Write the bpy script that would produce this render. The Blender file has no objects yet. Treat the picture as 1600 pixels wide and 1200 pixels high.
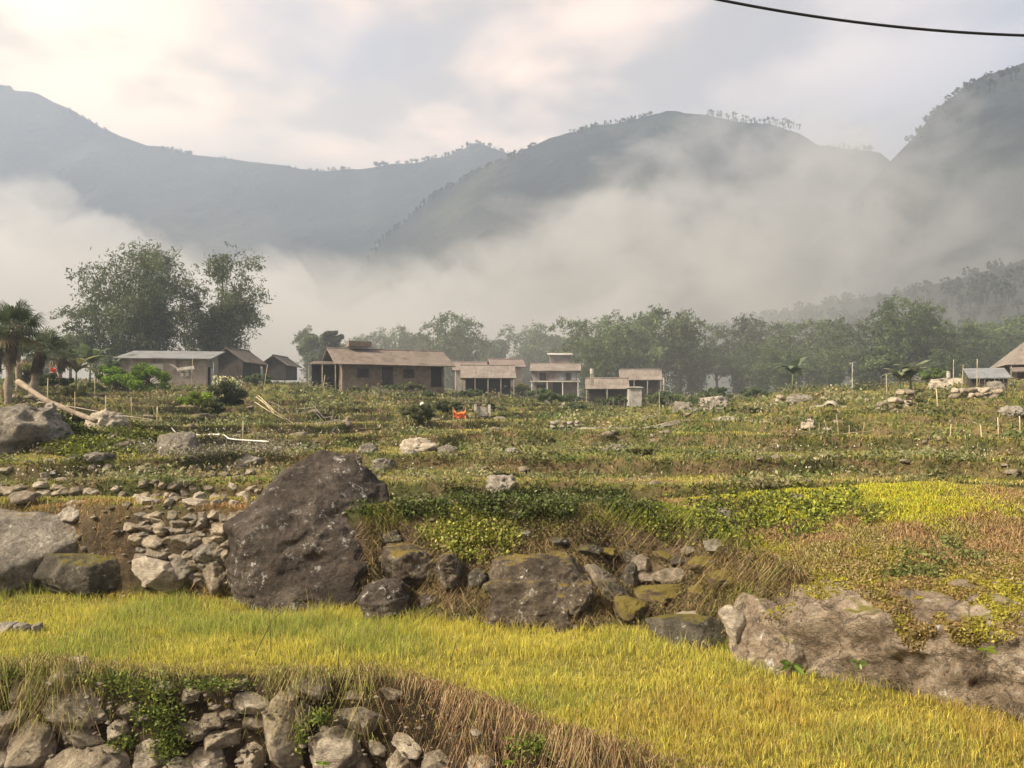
import bpy, math, random
import numpy as np
from mathutils import Vector

# ------------------------------------------------------------------ camera, sky, sun, exposure
HZ = 640.0                   # photo row of the horizon
H = 2.2                      # eye height above the rice terrace
F = 1250.0                   # focal length in photo pixels (1600 wide)
S = bpy.context.scene
cam_d = bpy.data.cameras.new('camera'); cam = bpy.data.objects.new('camera', cam_d)
S.collection.objects.link(cam); S.camera = cam
cam.location = (0, 0, H); cam.rotation_euler = (math.radians(90), 0, 0)
cam_d.sensor_width = 36; cam_d.lens = 36*F/1600; cam_d.clip_end = 8000; cam_d.clip_start = .05; cam_d.shift_y = (HZ-600)/1600
SUN_EL, SUN_AZ = 42, -112      # azimuth from +Y, negative = left
w = bpy.data.worlds.new('World'); S.world = w; w.use_nodes = True
nt = w.node_tree; nt.nodes.clear()
def N(nt, t, **k):
    n = nt.nodes.new(t)
    for a, b in k.items():
        if a == 'inp':
            for i, v in b.items(): n.inputs[i].default_value = v
        else: setattr(n, a, b)
    return n
def ramp(nt, fac, stops, interp='LINEAR'):
    r = N(nt, 'ShaderNodeValToRGB'); e = r.color_ramp.elements; r.color_ramp.interpolation = interp
    while len(e) < len(stops): e.new(.5)
    for q, (p, c) in zip(e, stops):
        q.position = p; q.color = (c if len(c) == 4 else (*c, 1))
    nt.links.new(fac, r.inputs[0]); return r
def math_(nt, op, a, b=None, c=None, clamp=False):
    n = N(nt, 'ShaderNodeMath', operation=op, use_clamp=clamp)
    for i, v in enumerate((a, b, c)):
        if v is None: continue
        if isinstance(v, (int, float)): n.inputs[i].default_value = v
        else: nt.links.new(v, n.inputs[i])
    return n.outputs[0]
def mix(nt, fac, a, b, bt='MIX'):
    n = N(nt, 'ShaderNodeMix', data_type='RGBA', blend_type=bt)
    for i, v in ((0, fac), (6, a), (7, b)):
        if isinstance(v, (int, float)): n.inputs[i].default_value = v
        elif isinstance(v, tuple): n.inputs[i].default_value = (*v[:3], 1)
        else: nt.links.new(v, n.inputs[i])
    return n.outputs[2]
sky = N(nt, 'ShaderNodeTexSky', sky_type='NISHITA', sun_disc=False, sun_elevation=math.radians(SUN_EL),
        sun_rotation=math.radians(SUN_AZ), air_density=1.0, dust_density=2.0)
tc = N(nt, 'ShaderNodeTexCoord'); sx = N(nt, 'ShaderNodeSeparateXYZ'); nt.links.new(tc.outputs['Generated'], sx.inputs[0])
# cloud deck: project the view direction on a plane overhead
zz = math_(nt, 'MAXIMUM', sx.outputs[2], .0); zz = math_(nt, 'ADD', zz, .16)
cx = math_(nt, 'DIVIDE', sx.outputs[0], zz); cy = math_(nt, 'DIVIDE', sx.outputs[1], zz)
cv = N(nt, 'ShaderNodeCombineXYZ'); nt.links.new(cx, cv.inputs[0]); nt.links.new(cy, cv.inputs[1])
n1 = N(nt, 'ShaderNodeTexNoise', inp={'Scale': 1.9, 'Detail': 7, 'Roughness': .5, 'Distortion': .2}); nt.links.new(cv.outputs[0], n1.inputs['Vector'])
n2 = N(nt, 'ShaderNodeTexNoise', inp={'Scale': .7, 'Detail': 3, 'Roughness': .5}); nt.links.new(cv.outputs[0], n2.inputs['Vector'])
# warm in the direction of the sun (left), cooler to the right
side = math_(nt, 'MULTIPLY_ADD', sx.outputs[0], .85, .5, clamp=True)
veil = ramp(nt, side, [(0, (6.4, 4.9, 3.2)), (.35, (4.3, 3.4, 2.6)), (.62, (3.5, 2.95, 2.55)), (1, (2.8, 3.0, 3.5))])
lit = ramp(nt, side, [(0, (18, 12.0, 7.0)), (.5, (17, 11.6, 7.8)), (.7, (9.0, 6.9, 5.6)), (1, (4.4, 4.4, 4.8))])
cl = ramp(nt, n1.outputs[0], [(.44, (0, 0, 0)), (.62, (1, 1, 1))], 'EASE')
cl2 = ramp(nt, n2.outputs[0], [(.36, (0, 0, 0)), (.60, (1, 1, 1))])
up = math_(nt, 'MULTIPLY_ADD', sx.outputs[2], 6, -1.3, clamp=True)
cm = math_(nt, 'MULTIPLY', math_(nt, 'MULTIPLY', cl.outputs[0], cl2.outputs[0]), up)
gap = ramp(nt, n2.outputs[0], [(.33, (1, 1, 1)), (.5, (0, 0, 0))])
gapm = math_(nt, 'MULTIPLY', math_(nt, 'MULTIPLY', gap.outputs[0], up), .8)
c0 = mix(nt, gapm, veil.outputs[0], sky.outputs[0])
c1 = mix(nt, .07, c0, sky.outputs[0])
c2 = mix(nt, math_(nt, 'MULTIPLY', cm, .85), c1, lit.outputs[0])
bg = N(nt, 'ShaderNodeBackground', inp={'Strength': .088}); nt.links.new(c2, bg.inputs[0])
wo = N(nt, 'ShaderNodeOutputWorld'); nt.links.new(bg.outputs[0], wo.inputs[0])
w.cycles.sampling_method = 'MANUAL'; w.cycles.sample_map_resolution = 512
sd = bpy.data.lights.new('sun', 'SUN'); sd.energy = 4.6; sd.angle = math.radians(9); sd.color = (1, .87, .70)
sun = bpy.data.objects.new('sun', sd); S.collection.objects.link(sun)
ea, aa = math.radians(SUN_EL), math.radians(SUN_AZ)
sdir = Vector((math.sin(aa)*math.cos(ea), math.cos(aa)*math.cos(ea), math.sin(ea)))
sun.rotation_euler = sdir.to_track_quat('Z', 'Y').to_euler(); sun.location = (-40, -10, 60)
S.view_settings.view_transform = 'Standard'; S.view_settings.look = 'None'
S.view_settings.exposure = 1.02; S.view_settings.gamma = 1
S.render.engine = 'CYCLES'
cy_ = S.cycles
cy_.max_bounces = 5; cy_.diffuse_bounces = 2; cy_.glossy_bounces = 1; cy_.transmission_bounces = 2
cy_.transparent_max_bounces = 8; cy_.volume_bounces = 1
cy_.use_denoising = True; cy_.use_adaptive_sampling = True; cy_.adaptive_threshold = .02
cy_.volume_step_rate = 1.0; cy_.volume_max_steps = 256; cy_.caustics_reflective = False; cy_.caustics_refractive = False

# ------------------------------------------------------------------ numpy helpers
rng = np.random.default_rng(7)
def hsh(ix, iy, iz, s):
    h = (ix*374761393 + iy*668265263 + iz*2147483647 + s*1274126177) & 0xffffffff
    h = ((h ^ (h >> 13))*1274126177) & 0xffffffff
    h = ((h ^ (h >> 16))*2246822519) & 0xffffffff
    return ((h ^ (h >> 15)) & 0xffffff)/float(0xffffff)
def vn(x, y, z=0., s=0):
    x, y, z = np.broadcast_arrays(np.asarray(x, float), np.asarray(y, float), np.asarray(z, float))
    fx, fy, fz = np.floor(x), np.floor(y), np.floor(z)
    ix, iy, iz = fx.astype(np.int64), fy.astype(np.int64), fz.astype(np.int64)
    tx, ty, tz = x-fx, y-fy, z-fz
    tx, ty, tz = (t*t*t*(t*(t*6-15)+10) for t in (tx, ty, tz))
    r = 0
    for a in (0, 1):
        wa = tx if a else 1-tx
        for b in (0, 1):
            wb = ty if b else 1-ty
            for c in (0, 1):
                wc = tz if c else 1-tz
                r = r + wa*wb*wc*hsh(ix+a, iy+b, iz+c, s)
    return r*2-1
def fbm(x, y, z=0., o=4, s=0, g=.5):
    r, a, t = 0, 1, 0
    for i in range(o):
        r = r + a*vn(np.asarray(x)*2**i+17.3*i, np.asarray(y)*2**i-9.1*i, np.asarray(z)*2**i+4.7*i, s+i); t += a; a *= g
    return r/t
def sst(t): t = np.clip(t, 0, 1); return t*t*(3-2*t)

COL = S.collection
def mesh_np(name, v, f, mat=None, parent=None, col=None, smooth=True, loc=None):
    """f: (n,3) or (n,4) int array, or a list of such arrays"""
    v = np.asarray(v, np.float32); fl = f if isinstance(f, list) else [f]
    fl = [np.asarray(a, np.int32) for a in fl if len(a)]
    me = bpy.data.meshes.new(name); me.vertices.add(len(v)); me.vertices.foreach_set('co', v.ravel())
    li = np.concatenate([a.ravel() for a in fl]); cnt = np.concatenate([np.full(len(a), a.shape[1], np.int32) for a in fl])
    me.loops.add(len(li)); me.loops.foreach_set('vertex_index', li)
    st = np.zeros(len(cnt), np.int32); st[1:] = np.cumsum(cnt)[:-1]
    me.polygons.add(len(cnt)); me.polygons.foreach_set('loop_start', st); me.polygons.foreach_set('loop_total', cnt)
    if smooth: me.polygons.foreach_set('use_smooth', np.ones(len(cnt), bool))
    if col is not None:
        a = me.color_attributes.new('Col', 'FLOAT_COLOR', 'POINT')
        c = np.ones((len(v), 4), np.float32); c[:, :3] = col; a.data.foreach_set('color', c.ravel())
    me.update(calc_edges=True)
    o = bpy.data.objects.new(name, me); COL.objects.link(o)
    if mat: me.materials.append(mat)
    if parent: o.parent = parent
    if loc is not None: o.location = loc
    return o
def tag(o, label=None, cat=None, group=None, kind=None):
    if label: o['label'] = label
    if cat: o['category'] = cat
    if group: o['group'] = group
    if kind: o['kind'] = kind
    return o
def empty(name, loc, label, cat, group=None, rz=0):
    o = bpy.data.objects.new(name, None); COL.objects.link(o); o.location = loc; o.rotation_euler = (0, 0, rz)
    o.empty_display_size = .2
    return tag(o, label, cat, group)
def dup(root, loc, rz=0, sc=1, label=None):
    r = root.copy(); COL.objects.link(r); r.location = loc; r.rotation_euler = (0, 0, rz)
    r.scale = (sc, sc, sc) if not isinstance(sc, tuple) else sc
    if label: r['label'] = label
    for ch in list(root.children):
        c = ch.copy(); COL.objects.link(c); c.parent = r
        for g in ch.children:
            d = g.copy(); COL.objects.link(d); d.parent = c
    return r
class MB:
    """collects simple solids into one mesh"""
    def __init__(s): s.v = []; s.f = []; s.n = 0
    def add(s, v, f):
        s.v.append(np.asarray(v, float)); s.f += [tuple(i+s.n for i in q) for q in f]; s.n += len(v); return s
    def box(s, c, d, rz=0, rx=0, ry=0):
        q = np.array([(a, b, e) for a in (-.5, .5) for b in (-.5, .5) for e in (-.5, .5)])*np.array(d)
        for ang, (i, j) in ((rx, (1, 2)), (ry, (2, 0)), (rz, (0, 1))):
            if ang:
                ca, sa = math.cos(ang), math.sin(ang); a, b = q[:, i].copy(), q[:, j].copy()
                q[:, i] = a*ca-b*sa; q[:, j] = a*sa+b*ca
        return s.add(q+np.array(c), [(0, 1, 3, 2), (4, 6, 7, 5), (0, 4, 5, 1), (2, 3, 7, 6), (0, 2, 6, 4), (1, 5, 7, 3)])
    def tube(s, pts, r, n=6):
        pts = np.asarray(pts, float); k = len(pts); r = np.broadcast_to(np.asarray(r, float), (k,))
        t = np.gradient(pts, axis=0); t /= np.linalg.norm(t, axis=1)[:, None]+1e-9
        ref = np.array([0, 0, 1.]) if abs(t[0][2]) < .9 else np.array([1., 0, 0])
        a = np.cross(t, ref); a /= np.linalg.norm(a, axis=1)[:, None]+1e-9; b = np.cross(t, a)
        an = np.linspace(0, 2*math.pi, n, endpoint=False)
        v = (pts[:, None]+r[:, None, None]*(np.cos(an)[None, :, None]*a[:, None]+np.sin(an)[None, :, None]*b[:, None])).reshape(-1, 3)
        f = [(i*n+j, i*n+(j+1) % n, (i+1)*n+(j+1) % n, (i+1)*n+j) for i in range(k-1) for j in range(n)]
        f += [tuple(range(n))[::-1], tuple((k-1)*n+j for j in range(n))]
        return s.add(v, f)
    def quad(s, pts, th=.02):
        """a slab over four points"""
        p = np.asarray(pts, float); nn = np.cross(p[1]-p[0], p[-1]-p[0]); nn /= np.linalg.norm(nn); k = len(p)
        v = np.concatenate([p+nn*th/2, p-nn*th/2])
        return s.add(v, [tuple(range(k)), tuple(range(2*k-1, k-1, -1))]+[(i, i+k, (i+1) % k+k, (i+1) % k) for i in range(k)])
    def build(s, name, mat=None, parent=None, smooth=False):
        me = bpy.data.meshes.new(name); v = np.concatenate(s.v)
        me.from_pydata(v.tolist(), [], s.f)
        if smooth: me.polygons.foreach_set('use_smooth', [True]*len(me.polygons))
        me.update(); o = bpy.data.objects.new(name, me); COL.objects.link(o)
        if mat: me.materials.append(mat)
        if parent: o.parent = parent
        return o

# ------------------------------------------------------------------ materials
MATS = {}
def new_mat(name):
    m = bpy.data.materials.new(name); m.use_nodes = True; nt = m.node_tree
    for n in list(nt.nodes):
        if n.type != 'OUTPUT_MATERIAL': nt.nodes.remove(n)
    out = [n for n in nt.nodes][0]
    p = N(nt, 'ShaderNodeBsdfPrincipled'); nt.links.new(p.outputs[0], out.inputs[0])
    p.inputs['Specular IOR Level'].default_value = .25
    MATS[name] = m
    return m, nt, p, out
def bump(nt, p, hgt, st=.5, dist=.05):
    b = N(nt, 'ShaderNodeBump', inp={'Strength': st, 'Distance': dist}); nt.links.new(hgt, b.inputs['Height'])
    nt.links.new(b.outputs[0], p.inputs['Normal']); return b
def simple(name, c, rough=.8, var=.25, scale=6, bmp=.3, bd=.02, metal=0, c2=None, wave=None):
    m, nt, p, out = new_mat(name)
    t = N(nt, 'ShaderNodeTexCoord'); n = N(nt, 'ShaderNodeTexNoise', inp={'Scale': scale, 'Detail': 6, 'Roughness': .65})
    nt.links.new(t.outputs['Object'], n.inputs['Vector'])
    c2 = c2 or tuple(min(1, x*(1+var*1.6)) for x in c); c1 = tuple(x*(1-var) for x in c)
    r = ramp(nt, n.outputs[0], [(.3, c1), (.52, c), (.72, c2)])
    ns_ = N(nt, 'ShaderNodeTexNoise', inp={'Scale': .9, 'Detail': 5, 'Roughness': .7, 'Distortion': .8}); nt.links.new(t.outputs['Object'], ns_.inputs['Vector'])
    st_ = mix(nt, 1., r.outputs[0], ramp(nt, ns_.outputs[0], [(.35, (.62, .55, .48)), (.5, (1, 1, 1)), (.65, (1.2, 1.18, 1.15))]).outputs[0], 'MULTIPLY')
    nt.links.new(st_, p.inputs['Base Color']); p.inputs['Roughness'].default_value = rough; p.inputs['Metallic'].default_value = metal
    h = n.outputs[0]
    if wave:
        wv = N(nt, 'ShaderNodeTexWave', bands_direction=wave[0], inp={'Scale': wave[1], 'Distortion': wave[2]})
        nt.links.new(t.outputs['Object'], wv.inputs['Vector']); h = wv.outputs['Fac']
        k = mix(nt, math_(nt, 'MULTIPLY', h, .5), st_, c1); nt.links.new(k, p.inputs['Base Color'])
    if bmp: bump(nt, p, h, bmp, bd)
    return m
def leafmat(name, trans=.35, rough=.6, spec=.2):
    """foliage coloured by the mesh's own Col attribute"""
    m, nt, p, out = new_mat(name)
    a = N(nt, 'ShaderNodeAttribute', attribute_name='Col'); nt.links.new(a.outputs['Color'], p.inputs['Base Color'])
    p.inputs['Roughness'].default_value = rough; p.inputs['Specular IOR Level'].default_value = spec
    tr = N(nt, 'ShaderNodeBsdfTranslucent'); nt.links.new(a.outputs['Color'], tr.inputs[0])
    ms = N(nt, 'ShaderNodeMixShader', inp={0: trans}); nt.links.new(p.outputs[0], ms.inputs[1]); nt.links.new(tr.outputs[0], ms.inputs[2])
    nt.links.new(ms.outputs[0], out.inputs[0])
    return m
def rockmat(name, dark, base, light, moss=None, moss_amt=0., lichen=.3, scale=1.6, strat=0., lcol=(.62, .61, .55), crk=.12):
    m, nt, p, out = new_mat(name)
    t = N(nt, 'ShaderNodeTexCoord'); g = N(nt, 'ShaderNodeNewGeometry')
    mp = N(nt, 'ShaderNodeMapping'); nt.links.new(t.outputs['Object'], mp.inputs['Vector'])
    if strat: mp.inputs['Scale'].default_value = (1, 1, 1+strat*3); mp.inputs['Rotation'].default_value = (.2, .35, 0)
    n = N(nt, 'ShaderNodeTexNoise', inp={'Scale': scale, 'Detail': 10, 'Roughness': .68, 'Distortion': .4}); nt.links.new(mp.outputs[0], n.inputs['Vector'])
    nf = N(nt, 'ShaderNodeTexNoise', inp={'Scale': scale*9, 'Detail': 8, 'Roughness': .72}); nt.links.new(mp.outputs[0], nf.inputs['Vector'])
    c = ramp(nt, n.outputs[0], [(.28, dark), (.47, base), (.7, light)]).outputs[0]
    ng = N(nt, 'ShaderNodeTexNoise', inp={'Scale': scale*42, 'Detail': 4, 'Roughness': .7}); nt.links.new(t.outputs['Object'], ng.inputs['Vector'])
    fine = ramp(nt, math_(nt, 'ADD', math_(nt, 'MULTIPLY', nf.outputs[0], .6), math_(nt, 'MULTIPLY', ng.outputs[0], .4)), [(.36, (.3, .28, .26)), (.5, (1, 1, 1)), (.64, (1.6, 1.57, 1.52))]).outputs[0]
    c = mix(nt, .85, c, fine, 'MULTIPLY')
    # lichen blotches
    v = N(nt, 'ShaderNodeTexNoise', inp={'Scale': scale*5.5, 'Detail': 9, 'Roughness': .78}); nt.links.new(t.outputs['Object'], v.inputs['Vector'])
    v2 = N(nt, 'ShaderNodeTexNoise', inp={'Scale': scale*.9, 'Detail': 3}); nt.links.new(t.outputs['Object'], v2.inputs['Vector'])
    lm = math_(nt, 'MULTIPLY', ramp(nt, v.outputs[0], [(.575, (0, 0, 0)), (.61, (1, 1, 1))]).outputs[0],
               ramp(nt, v2.outputs[0], [(.38, (0, 0, 0)), (.55, (1, 1, 1))]).outputs[0])
    c = mix(nt, math_(nt, 'MULTIPLY', lm, lichen), c, lcol)
    # cracks
    vo = N(nt, 'ShaderNodeTexVoronoi', feature='DISTANCE_TO_EDGE', inp={'Scale': scale*1.3}); 
    ad = N(nt, 'ShaderNodeVectorMath', operation='ADD'); nm = N(nt, 'ShaderNodeVectorMath', operation='SCALE', inp={3: .8})
    nt.links.new(n.outputs['Color'], nm.inputs[0]); nt.links.new(mp.outputs[0], ad.inputs[0]); nt.links.new(nm.outputs[0], ad.inputs[1]); nt.links.new(ad.outputs[0], vo.inputs['Vector'])
    crack = ramp(nt, vo.outputs[0], [(0, (0, 0, 0)), (.03, (1, 1, 1))]).outputs[0]
    c = mix(nt, math_(nt, 'MULTIPLY', math_(nt, 'SUBTRACT', 1, crack), crk), c, tuple(x*.4 for x in dark))
    if moss:
        s3 = N(nt, 'ShaderNodeSeparateXYZ'); nt.links.new(g.outputs['Normal'], s3.inputs[0])
        q = math_(nt, 'ADD', math_(nt, 'MULTIPLY', s3.outputs[2], .75), math_(nt, 'MULTIPLY', n.outputs[0], 1.1))
        q = math_(nt, 'ADD', q, moss_amt-1.15)
        mm = ramp(nt, q, [(.0, (0, 0, 0)), (.16, (1, 1, 1))]).outputs[0]
        mc = mix(nt, nf.outputs[0], tuple(x*.45 for x in moss), tuple(min(1, x*1.5) for x in moss))
        c = mix(nt, mm, c, mc)
    nt.links.new(c, p.inputs['Base Color']); p.inputs['Roughness'].default_value = .88
    hh = math_(nt, 'ADD', math_(nt, 'MULTIPLY', n.outputs[0], 1.4), math_(nt, 'MULTIPLY', nf.outputs[0], .9)); hh = math_(nt, 'ADD', hh, math_(nt, 'MULTIPLY', ng.outputs[0], .25))
    hh = math_(nt, 'ADD', hh, math_(nt, 'MULTIPLY', crack, crk*.5))
    bump(nt, p, hh, 1., .14/scale)
    return m
M_BOULDER = rockmat('boulder_rock', (.028, .023, .018), (.078, .063, .05), (.17, .145, .12), lichen=.8, scale=1.5, crk=.22, moss=(.16, .13, .02), moss_amt=-.2)
M_GREY = rockmat('grey_rock', (.07, .063, .052), (.2, .18, .145), (.36, .33, .27), lichen=.5, scale=2.2, moss=(.2, .14, .04), moss_amt=-.12)
M_SLATE = rockmat('slate_rock', (.14, .12, .09), (.38, .33, .25), (.6, .54, .43), lichen=.3, scale=4, strat=.5)
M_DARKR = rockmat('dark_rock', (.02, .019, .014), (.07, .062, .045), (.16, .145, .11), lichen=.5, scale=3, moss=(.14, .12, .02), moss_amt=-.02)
M_LICH = rockmat('lichen_rock', (.03, .024, .016), (.09, .072, .05), (.2, .17, .13), lichen=.95, scale=2.4, moss=(.2, .15, .03), moss_amt=-.0)
M_OUT = rockmat('outcrop_rock', (.05, .036, .024), (.23, .18, .125), (.43, .365, .28), lichen=.75, scale=1.9, strat=.12, crk=.4, moss=(.2, .18, .04), moss_amt=-.08)
M_MOSSR = rockmat('mossy_rock', (.04, .03, .016), (.12, .09, .05), (.2, .16, .1), lichen=.2, scale=3, moss=(.16, .13, .03), moss_amt=.45)
M_PALE = rockmat('pale_rock', (.13, .115, .09), (.28, .255, .21), (.45, .41, .34), lichen=.2, scale=3)
M_GRASS = leafmat('rice_blades', .45)
M_FOL = leafmat('leaves', .3)
M_DRY = leafmat('dry_straw', .15, .9, .05)
M_BARK = simple('bark', (.11, .085, .06), .95, .4, 8, .8, .03)
M_BARKP = simple('pale_bark', (.24, .2, .15), .9, .3, 7, .7, .03)
M_CULM = simple('bamboo_culm', (.13, .14, .07), .7, .35, 3, .2)
M_POLE = simple('bamboo_pole', (.42, .36, .22), .6, .25, 5, .3)
M_POLEG = simple('grey_pole', (.27, .25, .2), .8, .25, 5, .3)

# terrain material: Col attribute + fine soil grain
m, nt, p, out = new_mat('terrain_soil')
a = N(nt, 'ShaderNodeAttribute', attribute_name='Col'); t = N(nt, 'ShaderNodeTexCoord')
n = N(nt, 'ShaderNodeTexNoise', inp={'Scale': 9, 'Detail': 10, 'Roughness': .75}); nt.links.new(t.outputs['Object'], n.inputs['Vector'])
fine = ramp(nt, n.outputs[0], [(.3, (.4, .38, .34)), (.5, (1, 1, 1)), (.72, (1.7, 1.65, 1.5))]).outputs[0]
c = mix(nt, 1., a.outputs['Color'], fine, 'MULTIPLY'); nt.links.new(c, p.inputs['Base Color']); p.inputs['Roughness'].default_value = .95
p.inputs['Specular IOR Level'].default_value = .1
bump(nt, p, n.outputs[0], 1., .06); M_TERR = m

# ------------------------------------------------------------------ the ground
def P(px, py, d): return np.array([(px-800)/F*d, d, H-(py-HZ)/F*d])
PXC = np.array([-600, 0, 200, 400, 600, 800, 950, 1100, 1300, 1600, 2200.])
DD = np.array([10, 12, 15, 20, 30, 45, 70, 100, 160, 400.])
YY = np.array([
 [800, 738, 688, 655, 622, 602, 592, 587, 582, 636],
 [800, 738, 688, 655, 622, 604, 597, 594, 592, 636],
 [800, 738, 702, 665, 630, 610, 600, 597, 594, 636],
 [797, 742, 712, 680, 646, 617, 602, 599, 597, 636],
 [790, 742, 710, 682, 656, 628, 608, 604, 602, 636],
 [788, 742, 710, 685, 661, 642, 624, 613, 608, 636],
 [786, 742, 709, 683, 661, 647, 634, 620, 614, 636],
 [786, 742, 706, 680, 656, 636, 628, 620, 614, 636],
 [786, 742, 704, 673, 641, 620, 606, 607, 606, 636],
 [786, 738, 700, 666, 629, 607, 590, 597, 602, 636],
 [786, 738, 700, 666, 629, 607, 590, 590, 590, 636]], float)
BB = H-(YY-HZ)*DD[None]/F
def interp2(px, d):
    px = np.clip(px, PXC[0], PXC[-1]-1e-3); ld = np.log(np.clip(d, DD[0], DD[-1]-1e-2))
    i = np.clip(np.searchsorted(PXC, px, 'right')-1, 0, len(PXC)-2); j = np.clip(np.searchsorted(np.log(DD), ld, 'right')-1, 0, len(DD)-2)
    u = (px-PXC[i])/(PXC[i+1]-PXC[i]); u = u*u*(3-2*u); LD = np.log(DD); v = (ld-LD[j])/(LD[j+1]-LD[j])
    return (BB[i, j]*(1-u)+BB[i+1, j]*u)*(1-v)+(BB[i, j+1]*(1-u)+BB[i+1, j+1]*u)*v
E0 = np.array([(-30, 7.5), (-4.35, 6.8), (-3.4, 6.74), (-2.67, 6.67), (-1.8, 6.62), (-1.04, 6.52), (-.6, 6.3), (-.235, 5.9), (.1, 5.6), (.42, 5.27), (.8, 5.0), (2, 4.2), (4, 3.2), (8, 1.5), (30, -4)])
E1 = np.array([(-30, 10.9), (-6.3, 10.1), (-5.6, 9.9), (-5.1, 9.5), (-3.7, 9.25), (-1.4, 8.7), (-.65, 8.15), (0, 8.0), (1.25, 7.8), (1.9, 7.55), (2.15, 7.25), (2.4, 7.0), (2.8, 6.6), (3.55, 6.25), (6, 5.6), (30, 2)])
W1 = np.array([(-30, .3), (-2.2, .25), (-1.3, .8), (-.6, 1.3), (.2, 1.3), (.7, 1.5), (1.2, 1.6), (1.8, 1.5), (2.3, .9), (2.7, .5), (4, .45), (30, .5)])
def edge0(x): return np.interp(x, E0[:, 0], E0[:, 1])+.07*fbm(np.asarray(x)*2.2, 0, 0, 3, 5)
def edge1(x): return np.interp(x, E1[:, 0], E1[:, 1])+.1*fbm(np.asarray(x)*1.7, 3, 0, 3, 6)
def height(x, y, want=False):
    x = np.asarray(x, float); y = np.asarray(y, float)
    px = 800+F*x/np.maximum(y, 3)
    b = interp2(px, y)
    b = b+.03*fbm(x*.35, y*.35, 0, 3, 11)*np.clip(y/12, .6, 3)
    # terrace height grows a little up the slope
    q = np.log(np.maximum(1+.75*(b-1), .3))/.115+.25*fbm(x*.12, y*.12, 0, 2, 21)+.10*fbm(x*.9, y*.9, 0, 2, 22)
    fl = np.floor(q); fr = q-fl
    riser = sst((fr-.88)/.07)
    # bunded terraces: a lip at the top of each face, then a bed that dips slightly towards the next face
    qq = fl+riser*1.6-.6*np.clip(fr/.88, 0, 1)-.25*fbm(x*.12, y*.12, 0, 2, 21)
    ter = 1+(np.exp(.115*qq)-1)/.75
    far = np.clip((y-85)/40, 0, 1)
    z = ter*(1-far)+b*far
    z = z+(.03+.0016*y)*fbm(x*1.4, y*1.4, 0, 4, 31)
    near_top = 1.04+.03*fbm(x*1.5, y*1.5, 0, 3, 8)
    k = sst((y-9.9)/.8); z = near_top*(1-k)+z*k
    # mounds behind the first bank
    z = z+.24*np.exp(-(((x-5.0)/2.2)**2+((y-9.3)/1.1)**2))+.10*np.exp(-(((x+.35)/.5)**2+((y-9.2)/.45)**2))
    # left green mounds
    z = z+.35*np.exp(-(((x+8.2)/1.8)**2+((y-15)/1.1)**2))+.3*np.exp(-(((x+9.6)/1.5)**2+((y-18.5)/1)**2))
    e1 = edge1(x); t = np.clip((y-e1)/np.interp(x, W1[:, 0], W1[:, 1]), 0, 1)
    gentle = np.interp(x, [-1.4, -.7, 1.9, 2.3], [0, 1, 1, 0])
    al = np.exp(-((x-1.45)/.55)**2)                          # the stony hollow: low floor, then a steep face
    prof = sst(t)*(1-gentle)+gentle*(t*.8+.2*sst(t))
    prof = prof*(1-al)+al*(.35*t+.65*sst((t-.62)/.3))
    field = .025*fbm(x*.9, y*.9, 0, 3, 9)+.01*fbm(x*7, y*7, 0, 2, 10)
    bankn = .09*fbm(x*3, y*3, 0, 4, 14)*np.clip(1-abs(t-.5)*2, 0, 1)
    zr = .70*sst((y-e1)/.4)+(z-.70)*np.clip((y-e1-.3)/2.2, 0, 1)+.05*fbm(x*1.8, y*1.8, 0, 3, 15)*t      # the long mound behind the outcrop
    R_ = sst((x-2.0)/.5)*sst((12.5-y)/1.5); z = (field*(1-prof)+z*prof)*(1-R_)+(field*(1-np.clip(t*2, 0, 1))+zr)*R_+bankn
    e0 = edge0(x); t0 = np.clip((y-e0+.22)/.3, 0, 1)
    z = z*sst(t0)+(-1.3+.08*fbm(x*2, y*2, 0, 4, 15))*(1-sst(t0))
    if want: return z, fr, riser, t, t0, prof
    return z
def hitd(px, py, lo=4.5, hi=85, dflt=None):
    dd = lo*np.exp(np.arange(0, math.log(hi/lo), .003)); k = np.nonzero(height((px-800)/F*dd, dd) >= H-(py-HZ)/F*dd)[0]
    return float(dd[k[0]]) if len(k) else dflt
def gz(x, y): return float(height(np.array([x]), np.array([y]))[0])

rows = np.concatenate([np.arange(-3, 4, .15), np.arange(4, 10.6, .022), 10.6*np.exp(np.arange(0, math.log(90/10.6), .0052)),
                       90*np.exp(np.arange(.02, math.log(2500/90), .03))])
us = np.concatenate([np.linspace(-2.6, -.72, 70)[:-1], np.linspace(-.72, .72, 760), np.linspace(.72, 2.6, 70)[1:]])
Yg, Ug = np.meshgrid(rows, us, indexing='ij'); Xg = Ug*(Yg+2+np.clip(2-Yg, 0, 9))
Zg, fr, riser, t1, t0, prof = height(Xg, Yg, True)
nr, nc = Xg.shape
gx = np.gradient(Zg, axis=0)/np.gradient(Yg, axis=0)
def lerp(a, b, t): return np.asarray(a)*(1-t[..., None])+np.asarray(b)*t[..., None]
def ground_col(x, y, fr=None, riser=None, steep=None):
    n = fbm(x*.25, y*.5, 0, 4, 41); n2 = fbm(x*1.3, y*2.6, 0, 3, 42); n3 = fbm(x*.1, y*.3, 0, 3, 43)
    c = lerp((.17, .16, .045), (.085, .10, .03), sst(n*1.6+.5))            # yellow green <-> green
    c = lerp(c, (.2, .15, .07), sst((n2+n3)*1.3-.1)*.75)                    # straw and dry earth
    left = sst((-x/np.maximum(y, 1)-.02)*2.4)*sst((y-13)/5)
    c = lerp(c, (.12, .10, .065), left*.75)                                 # duller, browner slope on the left
    g = sst((y-25)/40)
    c = lerp(c, (.09, .105, .05), g*.6)
    return c
cg = ground_col(Xg, Yg)
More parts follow.
